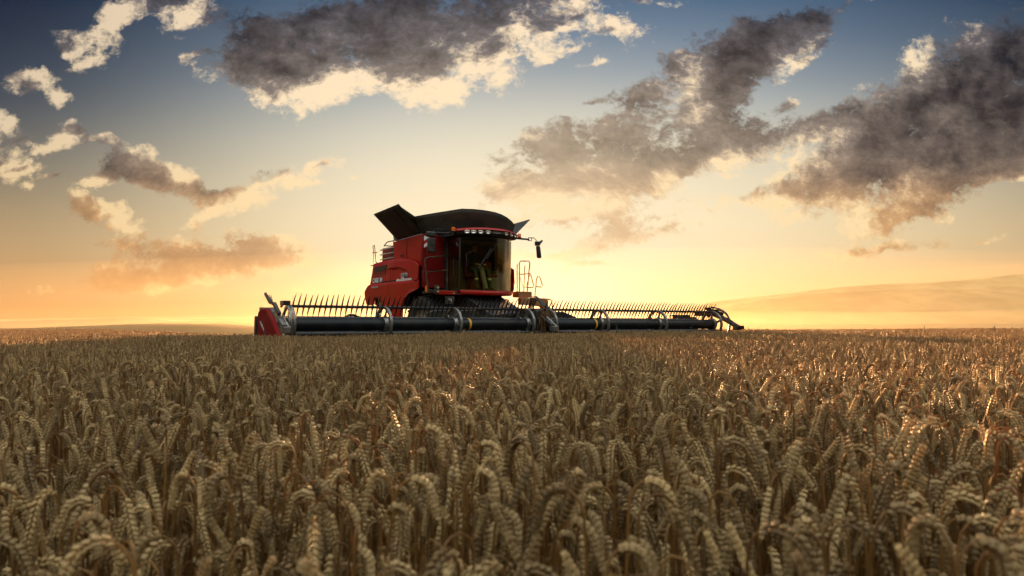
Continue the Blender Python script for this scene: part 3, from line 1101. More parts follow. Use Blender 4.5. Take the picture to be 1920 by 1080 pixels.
    # corner cloth between front and side covers
    MB().sheet([[(xl, 3.45, 3.80), (xl + .02, 3.44, 3.84)], [(xl - .38, 3.45, 4.19), rows[4][1]], [(xl - .72, 3.46, 4.54), rows[8][0]]]).build('corner_cloth', M_COVER, root, smooth=True, solid=.012)
    MB().lathe([(0, .0), (0, .14), (.10, .15), (.16, .11), (.17, 0)], (.05, 4.6, 4.50), axis=2, seg=20).build('air_filter_dome', M_RIM, root, smooth=True)
    # lettering on the near side
    side = XC - 1.65
    R = axes((0, -1, 0), (0, 0, 1), (-1, 0, 0), (0, 0, 0))

    def side_text(body, y, z, size, material, depth, bold=0.0, shear=0.0, tilt=0.0, space=1.0, name='lettering'):
        M = axes((0, -math.cos(tilt), math.sin(tilt)), (0, math.sin(tilt), math.cos(tilt)), (-1, 0, 0), (side - depth, y, z))
        return text_mesh(name, body, size, M, material, root, .003, bold, shear, space)
    side_text('CASE IH', 6.65, 2.440, .205, M_INK, .042, .014, .05)
    side_text('CASE', 6.64, 2.450, .200, M_WHITE, .048, .005, .05)
    side_text('IH', 6.09, 2.450, .200, M_WHITE, .048, .005, .05)
    side_text('AXIAL-FLOW', 6.62, 2.265, .085, M_SILVER, .100, .001, .35)
    side_text('9260', 4.58, 2.500, .200, M_WHITE, .040, .020, .1)
    side_text('9260', 4.57, 2.508, .188, M_INK, .046, .001, .1)
    m = MB()
    for (y0, y1, z, h) in ((4.86, 3.82, 2.475, .018), (4.78, 3.86, 2.445, .026)):
        m.prism([(y0, z), (y1, z + .004), (y1 + .04, z - h), (y0 - .03, z - h)], 0, side - .046, side - .038)
    m.prism([(4.92, 2.435), (4.80, 2.50), (4.74, 2.47), (4.80, 2.41)], 0, side - .049, side - .040)
    m.build('stripe_decal', M_WHITE, root)
    m = MB()
    for k in range(3):
        m.prism([(6.06, 2.462 - .022 * k), (4.95, 2.468 - .016 * k), (4.95, 2.460 - .016 * k), (6.06, 2.452 - .022 * k)], 0, side - .046, side - .038)
    m.build('stripe_decal', M_INK, root)


# ---- cab
def arc_y(x, edge=2.42, bulge=.42, half=.90):
    return edge - bulge * (1 - min(1.0, abs((x - XC) / half)) ** 2)


def build_cab(root):
    cab_m = MB()
    # floor, rear wall below the window, roof lining, pillars
    xs = np.linspace(XC - .88, XC + .88, 17)
    floor = [(x, arc_y(x) + .05) for x in xs] + [(XC + .84, 3.38), (XC - .84, 3.38)]
    cab_m.prism(floor, 2, 2.00, 2.10)
    cab_m.prism(floor, 2, 3.60, 3.66)
    cab_m.box(XC - .84, XC + .84, 3.30, 3.38, 2.1, 3.05)
    cab_m.box(XC - .84, XC + .84, 3.30, 3.38, 3.45, 3.6)
    for s in (-1, 1):
        cab_m.box(*sorted((XC + s * .80, XC + s * .87)), 3.14, 3.38, 2.1, 3.6)
        cab_m.tube([(XC + s * .885, 2.44, 2.1), (XC + s * .895, 2.40, 3.6)], .032, 8)
    cab = cab_m.build('cab', M_BLACK, root, bevel=.01)
    # inner lining
    m = MB().box(XC - .78, XC + .78, 3.26, 3.295, 2.12, 3.04)
    m.box(XC - .80, XC + .80, 2.62, 3.25, 3.50, 3.58)
    m.box(XC + .62, XC + .80, 2.75, 3.2, 2.12, 2.72)
    m.build('lining', M_PANELIN, cab, bevel=.02)
    # windscreen, side and rear windows
    rows = []
    for z, f in ((2.085, 0.0), (2.45, .03), (2.9, .055), (3.3, .065), (3.62, .06)):
        rows.append([(x, arc_y(x) - f, z - .0 if z > 2.1 else 2.085 - .03 * (1 - ((x - XC) / .9) ** 2)) for x in np.linspace(XC - .9, XC + .9, 25)])
    MB().sheet(rows).build('windscreen', M_GLASS, cab, smooth=True)
    for s in (-1, 1):
        MB().sheet([[(XC + s * .905, 2.47, z), (XC + s * .90, 2.8, z), (XC + s * .875, 3.14, z)] for z in (2.12, 2.8, 3.6)]).build('side_window', M_SIDEGLASS, cab, smooth=True)
    MB().sheet([[(XC - .8, 3.34, z), (XC + .8, 3.34, z)] for z in (3.05, 3.45)]).build('rear_window', M_GLASS, cab)
    # door frame bar with grab handles, wiper
    m = MB().tube([(XC - .93, 2.62, 3.0), (XC - .99, 2.6, 3.0), (XC - .99, 2.6, 2.45), (XC - .93, 2.62, 2.45)], .013, 6)
    m.build('grab_handle', M_BLACK, cab, smooth=True)
    m = MB().tube([(XC - .80, 2.165, 2.75), (XC - .82, 2.19, 3.12), (XC - .70, 2.09, 3.18)], .011, 6)
    m.tube([(XC + .22, 1.955, 3.60), (XC - .28, 1.925, 2.98)], .012, 6)
    m.tube([(XC - .12, 1.925, 3.30), (XC - .5, 2.01, 2.70)], .016, 6)
    m.build('wiper', M_BLACK, cab, smooth=True)
    # red sill under the windscreen
    rows = []
    for (off, z) in ((.02, 2.085), (.065, 2.075), (.085, 2.03), (.07, 1.98), (.02, 1.955), (-.10, 1.95)):
        rows.append([(XC + (x - XC) * 1.02, arc_y(x) - off, z - .03 * (1 - ((x - XC) / .9) ** 2)) for x in np.linspace(XC - .9, XC + .9, 25)])
    MB().sheet(rows).build('sill', M_RED, cab, smooth=True, solid=.015)
    # roof: red cap above a black lamp band
    def roof_y(x, off=0.0):
        return 2.36 - .46 * (1 - min(1, abs((x - XC) / 1.12)) ** 2.2) - off
    xr = np.linspace(XC - 1.10, XC + 1.10, 33)
    rows = [[(x, roof_y(x, -.10), 3.66) for x in xr], [(x, roof_y(x, -.02), 3.69) for x in xr], [(x, roof_y(x, .02), 3.75) for x in xr], [(x, roof_y(x, .012), 3.815) for x in xr]]
    band = MB().sheet(rows)
    band.prism([(x, roof_y(x, -.10)) for x in xr] + [(XC + 1.1, 3.3), (XC - 1.1, 3.3)], 2, 3.665, 3.80)
    roof = band.build('cab_roof', M_BLACK, root, smooth=True)
    rows = []
    for (off, z, sc) in ((.035, 3.815, 1.0), (.05, 3.835, 1.0), (.03, 3.865, .99), (-.06, 3.90, .96), (-.35, 3.93, .86), (-.75, 3.94, .72)):
        rows.append([(XC + (x - XC) * sc, roof_y(x, off), z - .05 * abs((x - XC) / 1.1) ** 2.5) for x in xr])
    MB().sheet(rows).build('roof_cap', M_RED, roof, smooth=True, solid=.012)
    for x in (-1.13, -.97, -.78, -.56, .09, .33, .55):
        y = roof_y(x, .022)
        ang = math.atan2(roof_y(x + .02) - roof_y(x - .02), .04)
        m = MB().lathe([(0.0, .078), (-.028, .085), (-.030, .070), (-.012, .060), (-.004, .0)], (0, 0, 0), axis=1, seg=20)
        m.V = [(vx * math.cos(ang) - vy * math.sin(ang) + x, vx * math.sin(ang) + vy * math.cos(ang) + y, vz * .56 + 3.755) for (vx, vy, vz) in m.V]
        l = m.build('work_light', M_CHROME, roof, smooth=True)
    text_mesh('lettering', 'CASE IH', .075, axes((1, 0, 0), (0, 0, 1), (0, -1, 0), (XC - .08, roof_y(XC + .1, .026), 3.735)), M_SILVER, roof, .002)
    # amber beacons
    for (x, y, z) in ((XC - 1.14, 2.37, 3.79),):
        b = MB().lathe([(0, .075), (.02, .075), (.02, .0)], (x, y, z - .03), axis=2, seg=16).build('beacon', M_BLACK, root)
        MB().lathe([(0, .062), (.09, .060), (.105, .045), (.11, 0)], (x, y, z - .008), axis=2, seg=16).build('lens', M_LENS, b, smooth=True)
    # inside: seat, column, console
    m = MB().box(XC - .30, XC + .24, 2.80, 3.20, 2.50, 2.62)
    m.box(XC - .28, XC + .22, 3.10, 3.24, 2.60, 3.22)
    m.box(XC - .2, XC + .14, 2.88, 3.16, 2.1, 2.5)
    m.build('seat', M_SEAT, cab, bevel=.04)
    m = MB().box(XC + .30, XC + .62, 2.62, 3.15, 2.52, 2.60)
    m.box(XC + .32, XC + .60, 3.05, 3.2, 2.60, 3.02)
    m.build('passenger_seat', M_SEAT, cab, bevel=.03)
    m = MB().box(XC + .30, XC + .62, 2.60, 3.05, 2.12, 2.50)
    m.build('cool_box', M_GREYP, cab, bevel=.02)
    m = MB().bar((XC - .06, 2.30, 2.12), (XC - .10, 2.50, 2.80), .13, .10)
    m.build('steering_column', M_GREYP, cab, bevel=.02)
    m = MB().tube([(XC - .10 + .2 * math.cos(a), 2.52 + .17 * math.sin(a), 2.84 + .07 * math.sin(a)) for a in np.linspace(0, 2 * math.pi, 24)[:-1]], .015, 6, closed=True)
    m.tube([(XC - .30, 2.52, 2.84), (XC + .10, 2.52, 2.84)], .012, 6)
    m.build('steering_wheel', M_BLACK, cab, smooth=True)
    m = MB().box(XC + .60, XC + .68, 2.42, 2.55, 2.86, 3.06)
    m.tube([(XC + .64, 2.55, 2.9), (XC + .70, 2.8, 2.6)], .018, 6)
    m.build('monitor', M_BLACK, cab, bevel=.008)


# ---- wheels
def tyre_mesh(cx, cy, cz, r, w, lugs, parent):
    m = MB().lathe([(-w * .40, r * .58), (-w * .5, r * .72), (-w * .5, r * .88), (-w * .42, r * .955), (0, r * .97), (w * .42, r * .955), (w * .5, r * .88), (w * .5, r * .72), (w * .40, r * .58)], (cx, cy, cz), axis=0, seg=40)
    for s in (-1, 1):
        for k in range(lugs):
            a = 2 * math.pi * (k + (.5 if s > 0 else 0)) / lugs
            a2 = a + .20
            p = (cx + s * w * .50, cy + r * .93 * math.cos(a), cz + r * .93 * math.sin(a))
            q = (cx + s * w * .02, cy + r * .985 * math.cos(a2), cz + r * .985 * math.sin(a2))
            m.bar(p, q, .055, .055)
    return m.build('tyre', M_RUBBER, parent, smooth=True)


def build_wheels(root):
    for (x, y, r, w, lugs) in ((XC - 1.22, 3.55, .98, .74, 22), (XC + 1.14, 3.60, .98, .62, 22)):
        hub = MB().lathe([(-.2, .0), (-.2, r * .25), (-.12, r * .40), (-.22, r * .56), (-.28, r * .60), (.28, r * .60), (.2, r * .55), (.1, r * .3), (.12, 0)], (x, y, r), axis=0, seg=28).build('front_wheel', M_RIM, root, smooth=True)
        tyre_mesh(x, y, r, r, w, lugs, hub)
    for x in (XC - .98, XC + .98):
        r = .60
        hub = MB().lathe([(-.15, .0), (-.15, r * .5), (-.2, r * .60), (.2, r * .60), (.1, r * .3), (.12, 0)], (x, 6.75, r), axis=0, seg=24).build('rear_wheel', M_RIM, root, smooth=True)
        tyre_mesh(x, 6.75, r, r, .42, 18, hub)
    MB().box(XC - .98, XC + .98, 3.45, 3.68, .86, 1.10).box(XC - .9, XC + .9, 6.68, 6.84, .50, .66).build('axle', M_DARK, root, bevel=.02)


# ---- platforms, rails, mirrors, lamps
def build_access(root):
    pl = MB().box(XC - 1.62, XC - .90, 2.62, 3.36, 1.98, 2.065)
    pl.build('platform', M_BLACK, root, bevel=.01)
    bar = MB().box(XC - 1.60, XC - .86, 2.50, 2.60, 1.935, 2.055).build('lamp_bar', M_RED, root, bevel=.015)
    for x in (XC - 1.05, XC - .93):
        MB().lathe([(0, .045), (-.02, .045), (-.02, .03), (-.012, .0)], (x, 2.498, 1.995), axis=1, seg=16).build('round_lamp', M_CHROME, bar, smooth=True)
    m = MB().box(XC - 1.66, XC - 1.56, 2.44, 2.56, 1.97, 2.20).build('lamp_cluster', M_BLACK, bar, bevel=.01)
    for z in (2.03, 2.14):
        MB().lathe([(0, .046), (-.02, .046), (-.022, .03), (-.01, .0)], (XC - 1.61, 2.438, z), axis=1, seg=16).build('headlight', M_CHROME, m, smooth=True)
    MB().box(XC - 1.72, XC - 1.66, 2.9, 3.0, 2.02, 2.20).build('side_lamp', M_LENS, root, bevel=.01)
    # rail on the near platform
    x0, x1, y = XC - 1.80, XC - 1.03, 2.9
    m = MB().tube([(x0 + .13, y, 2.06), (x0 + .02, y, 2.90), (x0 + .03, y, 2.98), (x0 + .12, y, 3.02), (x1 - .10, y, 3.10), (x1 - .02, y, 3.07), (x1, y, 2.98), (x1, y, 2.06)], .021, 8)
    m.tube([(x0 + .06, y, 2.58), (x1, y, 2.68)], .018, 8)
    m.tube([(x0 + .13, y, 2.08), (x1, y, 2.08)], .018, 8)
    m.build('platform_rail', M_RAIL, root, smooth=True)
    # mirrors
    arm = MB().tube([(XC - 1.0, 2.62, 3.735), (XC - 1.75, 2.6, 3.72)], .026, 8)
    arm.tube([(XC - 1.28, 2.6, 3.74), (XC - 1.28, 2.6, 3.83), (XC - 1.62, 2.6, 3.84), (XC - 1.66, 2.6, 3.72)], .012, 6)
    a = arm.build('mirror_arm', M_BLACK, root, smooth=True)
    MB().box(XC - 1.895, XC - 1.60, 2.545, 2.68, 3.585, 3.75).build('mirror_head', M_BLACK, a, bevel=.045)
    MB().box(XC - 1.855, XC - 1.61, 2.56, 2.66, 3.135, 3.565).build('mirror_housing', M_BLACK, a, bevel=.035)
    MB().box(XC - 1.835, XC - 1.63, 2.662, 2.668, 3.16, 3.54).build('mirror_glass', M_BLIND, a)
    arm = MB().tube([(XC + .95, 2.42, 3.725), (XC + 1.60, 2.40, 3.715)], .030, 8)
    arm.tube([(XC + 1.58, 2.4, 3.67), (XC + 1.58, 2.4, 3.77), (XC + 1.80, 2.4, 3.775), (XC + 1.90, 2.4, 3.70)], .014, 6)
    arm.tube([(XC + 1.70, 2.4, 3.77), (XC + 1.70, 2.4, 3.68), (XC + 1.58, 2.4, 3.68)], .012, 6)
    a = arm.build('mirror_arm', M_BLACK, root, smooth=True)
    m = MB().box(XC + 1.87, XC + 2.02, 2.35, 2.47, 3.54, 3.68)
    m.bar((XC + 2.0, 2.4, 3.60), (XC + 2.12, 2.4, 3.72), .08, .06)
    m.build('mirror_head', M_BLACK, a, bevel=.02)
    m = MB().prism([(XC + 1.90, 3.53), (XC + 2.01, 3.53), (XC + 2.07, 3.19), (XC + 2.04, 3.15), (XC + 1.97, 3.15), (XC + 1.93, 3.19)], 1, 2.35, 2.45)
    m.build('mirror_housing', M_BLACK, a, bevel=.02)
    MB().prism([(XC + 1.915, 3.51), (XC + 1.995, 3.51), (XC + 2.05, 3.19), (XC + 1.945, 3.19)], 1, 2.452, 2.456).build('mirror_glass', M_BLIND, a)
    b = MB().lathe([(0, .065), (.02, .065), (.02, .0)], (XC + 1.24, 2.41, 3.74), axis=2, seg=16).build('beacon', M_BLACK, root)
    MB().lathe([(0, .055), (.10, .052), (.115, .04), (.12, 0)], (XC + 1.24, 2.41, 3.76), axis=2, seg=16).build('lens', M_LENS, b, smooth=True)
    # far side: entrance platform, rails, swung-out ladder
    MB().box(1.52, 2.06, 3.25, 3.6, 1.95, 2.14).build('entrance_platform', M_STEP, root, bevel=.015)
    y = 3.4
    m = MB().tube([(1.57, y, 2.1), (1.57, y, 3.03)], .018, 6)
    m.tube([(1.66, y, 2.1), (1.66, y, 3.07), (1.70, y, 3.13), (2.03, y, 3.15), (2.08, y, 3.09), (1.97, y, 2.1)], .020, 8)
    m.tube([(1.83, y, 2.1), (1.88, y, 3.0)], .016, 6)
    m.tube([(1.66, y, 2.70), (2.10, y, 2.74), (2.25, y, 2.33), (2.20, y, 2.28), (1.93, y, 2.28)], .018, 6)
    m.build('entrance_rail', M_RAIL_LIT, root, smooth=True)
    m = MB().tube([(2.28, y, 1.9), (2.34, y, 2.5), (2.40, y, 2.67), (2.48, y, 2.66), (2.60, y, 2.37), (2.56, y, 2.31), (2.32, y, 2.32)], .018, 6)
    m.build('ladder_rail', M_RAIL_LIT, root, smooth=True)
    m = MB().tube([(1.66 + .42 * t, y, 2.70 - .5 * math.sin(math.pi * t) * (1 - .3 * t)) for t in np.linspace(0, 1, 9)], .008, 5)
    m.build('safety_chain', M_RAIL, root, smooth=True)
    st = MB().prism([(1.46, 1.93), (2.45, 1.93), (2.56, 1.88), (2.60, 1.55), (2.45, 1.50), (2.30, 1.66), (1.9, 1.70), (1.46, 1.70)], 1, 3.05, 3.22).build('ladder_housing', M_STEP, root, bevel=.02)
    MB().tube([(2.5, 3.1, 1.90), (2.70, 3.1, 1.90), (2.76, 3.1, 1.82), (2.80, 3.1, 1.35)], .020, 6).build('ladder_handle', M_RAIL_LIT, st, smooth=True)
    MB().lathe([(0, .11), (.75, .11), (.80, .08), (.82, 0)], (1.30, 3.55, 2.15), axis=2, seg=18).build('fire_extinguisher', M_STEP, root, smooth=True)


# ---- header and reel
REEL_Z, REEL_R = 1.085, .40
SPIDERS = (-7.03, -4.75, -2.85, -.60, .16, 2.05, 4.42, 6.95)


def build_header(root):
    # back frame, floor and skid plates are the header's own mesh
    m = MB().box(-7.45, 7.45, .98, 1.10, .42, 1.20)
    m.tube([(-7.45, 1.04, 1.225), (7.45, 1.04, 1.225)], .055, 10)
    m.prism([(-.55, .30), (-.55, .34), (.98, .52), (.98, .46)], 0, -7.45, 7.45)
    m.box(-7.45, 7.45, 1.10, 1.30, .40, .62)
    header = m.build('header', M_DARK, root, bevel=.012)
    # feeder house between header and cab
    MB().prism([(1.08, .55), (1.08, 1.35), (2.7, 2.0), (3.4, 1.95), (3.4, 1.25), (2.4, .95)], 0, -.95, .35).build('feeder_house', M_DARK, root, bevel=.03)
    m = MB().prism([(-3.02, 1.20), (-3.02, 1.40), (-2.80, 1.46), (-2.40, 1.47), (-2.34, 1.20)], 1, 1.02, 1.16)
    m.prism([(-2.2, 1.20), (-2.1, 1.42), (-1.96, 1.47), (-1.52, 1.48), (-1.34, 1.30), (-1.32, 1.20)], 1, 1.02, 1.16)
    m.build('belt_shield', M_BLACK, header, bevel=.02)
    MB().bar((-1.3, 1.1, 1.28), (.6, 1.0, 1.42), .06, .07).build('cross_bar', M_BLACK, header)
    m = MB().prism([(1.0, 1.20), (1.05, 1.46), (1.65, 1.46), (2.15, 1.30), (2.20, 1.20)], 1, 1.12, 1.5)
    m.build('gearbox_cover', M_DARK, header, bevel=.03)
    m = MB().box(6.6, 7.15, 1.08, 1.38, 1.20, 1.40).tube([(6.35, 1.2, 1.2), (6.30, 1.2, 1.37), (6.62, 1.2, 1.38)], .02, 6).box(7.0, 7.5, 1.1, 1.25, 1.18, 1.33)
    m.build('drive_box', M_BLACK, header, bevel=.02)
    MB().tube([(-4.9, 1.04, 1.25), (-5.05, 1.04, 1.31), (-5.2, 1.04, 1.31), (-5.3, 1.04, 1.24)], .03, 6).build('hose_hump', M_BLACK, header, smooth=True)
    # cutter bar with guards
    m = MB().box(-7.4, 7.4, -.66, -.55, .30, .36)
    for x in np.arange(-7.35, 7.4, .15):
        m.prism([(-.65, .30), (-.65, .35), (-.80, .325)], 0, x - .018, x + .018)
    m.build('cutter_bar', M_DARK, header)
    # reel: two tubes, rings, bars with tines
    for (a, b) in ((-7.0, -.34), (.02, 7.0)):
        MB().lathe([(a, .05), (a, .145), (a + .01, .150), (b - .01, .150), (b, .145), (b, .05)], (0, 0, REEL_Z), axis=0, seg=28).build('reel_tube', M_TUBE, header, smooth=True)
    for x in (-2.42, 1.83):
        MB().lathe([(-.03, .1495), (-.03, .1535), (.03, .1535), (.03, .1495)], (x, 0, REEL_Z), axis=0, seg=28).build('marker_band', M_YELLOW, header, smooth=True)

    def spider():
        m = MB()
        n = 40
        for (r0, r1, t) in ((.368, .43, .032), (.145, .19, .05)):
            m.lathe([(-t, r0), (-t, r1), (t, r1), (t, r0), (-t, r0)], (0, 0, 0), axis=0, seg=n)
        for k in range(5):
            a = math.pi / 2 + 2 * math.pi * k / 5
            c, s = math.cos(a), math.sin(a)

            def pt(r, w):
                return (r * c - w * s, r * s + w * c)
            m.prism([pt(.16, .075), pt(.25, .032), (pt(.34, .034)), pt(.40, .10), pt(.40, -.10), pt(.34, -.034), pt(.25, -.032), pt(.16, -.075)], 0, -.014, .014)
        return m
    sp = None
    for x in SPIDERS:
        if sp is None:
            sp = spider().build('reel_spider', M_ALU, header, bevel=.006)
            o = sp
        else:
            o = sp.copy()
            col.objects.link(o)
        o.location = (x, 0, REEL_Z)
        o.rotation_euler = (rad(7 * (x * 13 % 5)), 0, 0) if abs(x) < 6 else (0, 0, 0)
    # the bars: one on top, two low
    spans = ((-7.0, -.30), (.0, 7.02))
    bars = [(90, .0), (212, .0), (330, .0)]
    tine = None
    tines = []
    for (deg, _) in bars:
        yb, zb = REEL_R * math.cos(rad(deg)), REEL_Z + REEL_R * math.sin(rad(deg))
        for (a, b) in spans:
            MB().tube([(a, yb, zb), (b, yb, zb)], .035, 8).build('reel_bar', M_DARK, header, smooth=True)
            n = int((b - a - .1) / .125)
            for k in range(n + 1):
                tines.append((a + .06 + k * (b - a - .12) / n, yb, zb, deg))
    shape = [(0, .125, -.235), (0, .075, -.13), (0, .028, -.05), (0, 0, 0), (0, -.030, .06), (0, -.090, .155), (0, -.180, .265)]
    radii = [.006, .015, .020, .022, .020, .015, .006]
    low = [(0, .02, -.16), (0, .0, -.08), (0, 0, 0), (0, .0, .03)]
    order = sorted(range(len(tines)), key=lambda i: (tines[i][3] != 90, tines[i][0]))
    rest = MB()
    rr = random.Random(3)
    for c, i in enumerate(order):
        x, y, z, deg = tines[i]
        lean = rr.gauss(0, .05)
        if c < 100:
            if tine is None:
                tine = MB().tube(shape, radii, 6).build('reel_tine', M_DARK, header, smooth=True)
                o = tine
            else:
                o = tine.copy()
                col.objects.link(o)
            o.location = (x, y, z)
            o.rotation_euler = (lean, 0, rr.gauss(0, .06))
        else:
            pts, rd = (shape, radii) if deg == 90 else (low, [.004, .010, .014, .010])
            rest.tube([(x + lean * .3 * p[2], y + p[1] * (1 + lean), z + p[2]) for p in pts], rd, 5)
    o = rest.build('reel_tine', M_DARK, header, smooth=True)
    o['kind'] = 'stuff'
    # outer end rings and guards on the right end
    m = MB().tube([(7.25, -.02 + .47 * math.cos(a), REEL_Z + .47 * math.sin(a)) for a in np.linspace(rad(30), rad(215), 18)], .035, 8)
    m.build('end_guard', M_DARK, header, smooth=True)
    m = MB().tube([(-7.12, .0 + .45 * math.cos(a), REEL_Z + .45 * math.sin(a)) for a in np.linspace(rad(60), rad(250), 16)], .028, 8)
    m.build('end_guard', M_ALU, header, smooth=True)
    # reel arms at both ends and in the middle, with their cylinders
    for (x, mt) in ((-7.32, M_ALU), (7.32, M_DARK), (-.17, M_DARK)):
        arm = MB().bar((x, 1.02, 1.42), (x, .25, 1.40), .09, .11)
        arm.bar((x, .27, 1.42), (x, -.02, 1.30), .09, .10)
        arm.bar((x, .0, 1.34), (x, -.62, 1.04), .09, .10)
        a = arm.build('reel_arm', mt, header, bevel=.012)
        MB().tube([(x + .06, -.30, 1.28), (x + .06, -.74, 1.02)], .026, 8).build('cylinder_rod', M_ALU if x < 7 else M_DARK, a, smooth=True)
        MB().box(x - .08, x + .08, -.80, -.60, .90, 1.04).build('end_bracket', M_ALU if x < 7 else M_DARK, a, bevel=.012)
    # left end: pole with hoses, motor, shields
    pole = MB().bar((-7.34, .66, 1.78), (-7.34, .30, 1.56), .05, .06)
    pole.bar((-7.34, .31, 1.56), (-7.34, .0, 1.53), .05, .05)
    pole.bar((-7.34, .02, 1.54), (-7.34, -.35, 1.30), .07, .08)
    pl = pole.build('marker_arm', M_DARK, header, bevel=.008)
    for k in range(3):
        MB().tube([(-7.30 + .02 * k, .60 - .05 * k, 1.74), (-7.28 + .02 * k, .40, 1.60 - .02 * k), (-7.28 + .02 * k, .28 - .04 * k, 1.40), (-7.26, .25 - .05 * k, 1.28)], .010, 5).build('hose', M_BLACK, pl, smooth=True)
    m = MB().box(-7.40, -7.20, .15, .62, 1.20, 1.36)
    m.lathe([(-.06, .0), (-.06, .13), (.06, .13), (.06, .0)], (-7.32, .15, 1.10), axis=0, seg=20)
    m.lathe([(-.04, .0), (-.04, .10), (.04, .10), (.04, .0)], (-7.34, -.12, 1.02), axis=0, seg=18)
    m.box(-7.42, -7.28, -.30, -.12, .80, 1.16)
    m.build('reel_motor', mat('grimy_metal', (.34, .32, .27), .5, metal=.5, dirt=(.05, .035, .02), dirt_amount=.9, dirt_scale=9), header, bevel=.012)
    MB().box(-7.22, -7.06, -.22, .02, 1.50, 1.60).build('sensor_box', M_BLACK, header, bevel=.012)
    prof = [(.62, .30), (.62, .60), (-.30, 1.06), (-.31, 1.22), (-.36, 1.35), (-.50, 1.405), (-.88, 1.41), (-1.27, 1.17), (-1.65, .86), (-1.95, .62), (-2.1, .30)]
    prof[0:3] = [(-.40, .30), (-.36, .62), (-.33, 1.05)]
    for s in (-1, 1):
        if s < 0:
            sh = MB().prism(prof, 0, -7.80, -7.70).build('end_shield', M_SHIELD, header, bevel=.03)
            MB().prism([(-.48, 1.16), (-.56, 1.16), (-1.62, .40), (-1.54, .36)], 0, -7.808, -7.802).build('dark_stripe', M_INK, sh)
            tl = math.atan2(-.32, .46)
            d = Vector((0, -.82, -.573)).normalized()
            u = Vector((0, -.573, .82)).normalized()
            text_mesh('lettering', 'CASE IH', .085, axes(d, u, d.cross(u), (-7.811, -.56, 1.12)), M_WHITE, sh, .002)
        else:
            low_prof = [(1.0, .30), (1.0, .80), (.1, .86), (-.6, .74), (-1.5, .52), (-1.6, .30)]
            MB().prism(low_prof, 0, 7.5, 7.62).build('end_shield', M_SHIELD, header, bevel=.02)
    m = MB().bar((7.35, .60, 1.62), (7.40, -.10, 1.42), .07, .09)
    m.bar((7.40, .10, 1.40), (7.42, -.75, .98), .08, .10)
    m.box(7.34, 7.50, -.86, -.70, .92, 1.04)
    m.build('marker_arm', M_DARK, header, bevel=.01)
    for k in range(3):
        MB().tube([(7.30 + .03 * k, .60 - .04 * k, 1.60), (7.3 + .03 * k, .30, 1.62 + .02 * k), (7.3 + .03 * k, .0, 1.60), (7.33, -.30, 1.42)], .014, 5).build('hose', M_BLACK, header, smooth=True)
    # hoses at the middle of the header
    for k in range(4):
        MB().tube([(.25 + .05 * k, 1.0, 1.55), (.27 + .05 * k, .9, 1.86 - .03 * k), (.38 + .05 * k, .8, 1.88 - .03 * k), (.46 + .04 * k, .7, 1.66), (.60 + .03 * k, .5, 1.50), (-.1 + .1 * k, .2, 1.44)], .020, 6).build('hose', M_BLACK, header, smooth=True)
    m = MB().prism([(-.30, 1.44), (-.22, 1.52), (-.05, 1.50), (.0, 1.2), (-.02, .80), (-.32, .80)], 1, -.10, .35)
    m.build('centre_cover', M_BLACK, header, bevel=.03)
    text_mesh('lettering', 'TS', .10, axes((1, 0, 0), (0, 0, 1), (0, -1, 0), (-2.05, 1.6, 1.72)), M_WHITE, root, .003)
    MB().box(-2.12, -1.86, 1.61, 1.66, 1.64, 1.86).build('number_plate', M_BLACK, root)
    # straw caught round the middle of the reel
    m = MB()
    for k in range(60):
        x = rr.uniform(-.34, .12)
        p = Vector((x, rr.uniform(-.36, .1), rr.uniform(1.2, 1.52)))
        L = rr.uniform(.15, .5)
        q = p + Vector((rr.gauss(0, .05), rr.gauss(-.03, .05), -L * .5))
        e = q + Vector((rr.gauss(0, .06), rr.gauss(.0, .05), -L * .5))
        m.tube([p, q, e], .006, 4)
    for k in range(40):
        x = rr.uniform(-7, 7)
        a = rr.uniform(0, 6.28)
        p = Vector((x, .0 + .06 * math.cos(a), REEL_Z + .40 + .02 * math.sin(a)))
        m.tube([p, p + Vector((rr.gauss(0, .10), rr.gauss(0, .05), -rr.uniform(.03, .25)))], .004, 4)
    st = m.build('straw', M_STEM)
    st.matrix_world = Matrix.Translation((MX, MY, 0)) @ Matrix.Rotation(MTH, 4, 'Z')
    tag(st, 'loose straw hanging on the black reel of the header', 'straw', kind='stuff')


harvester = build_harvester()


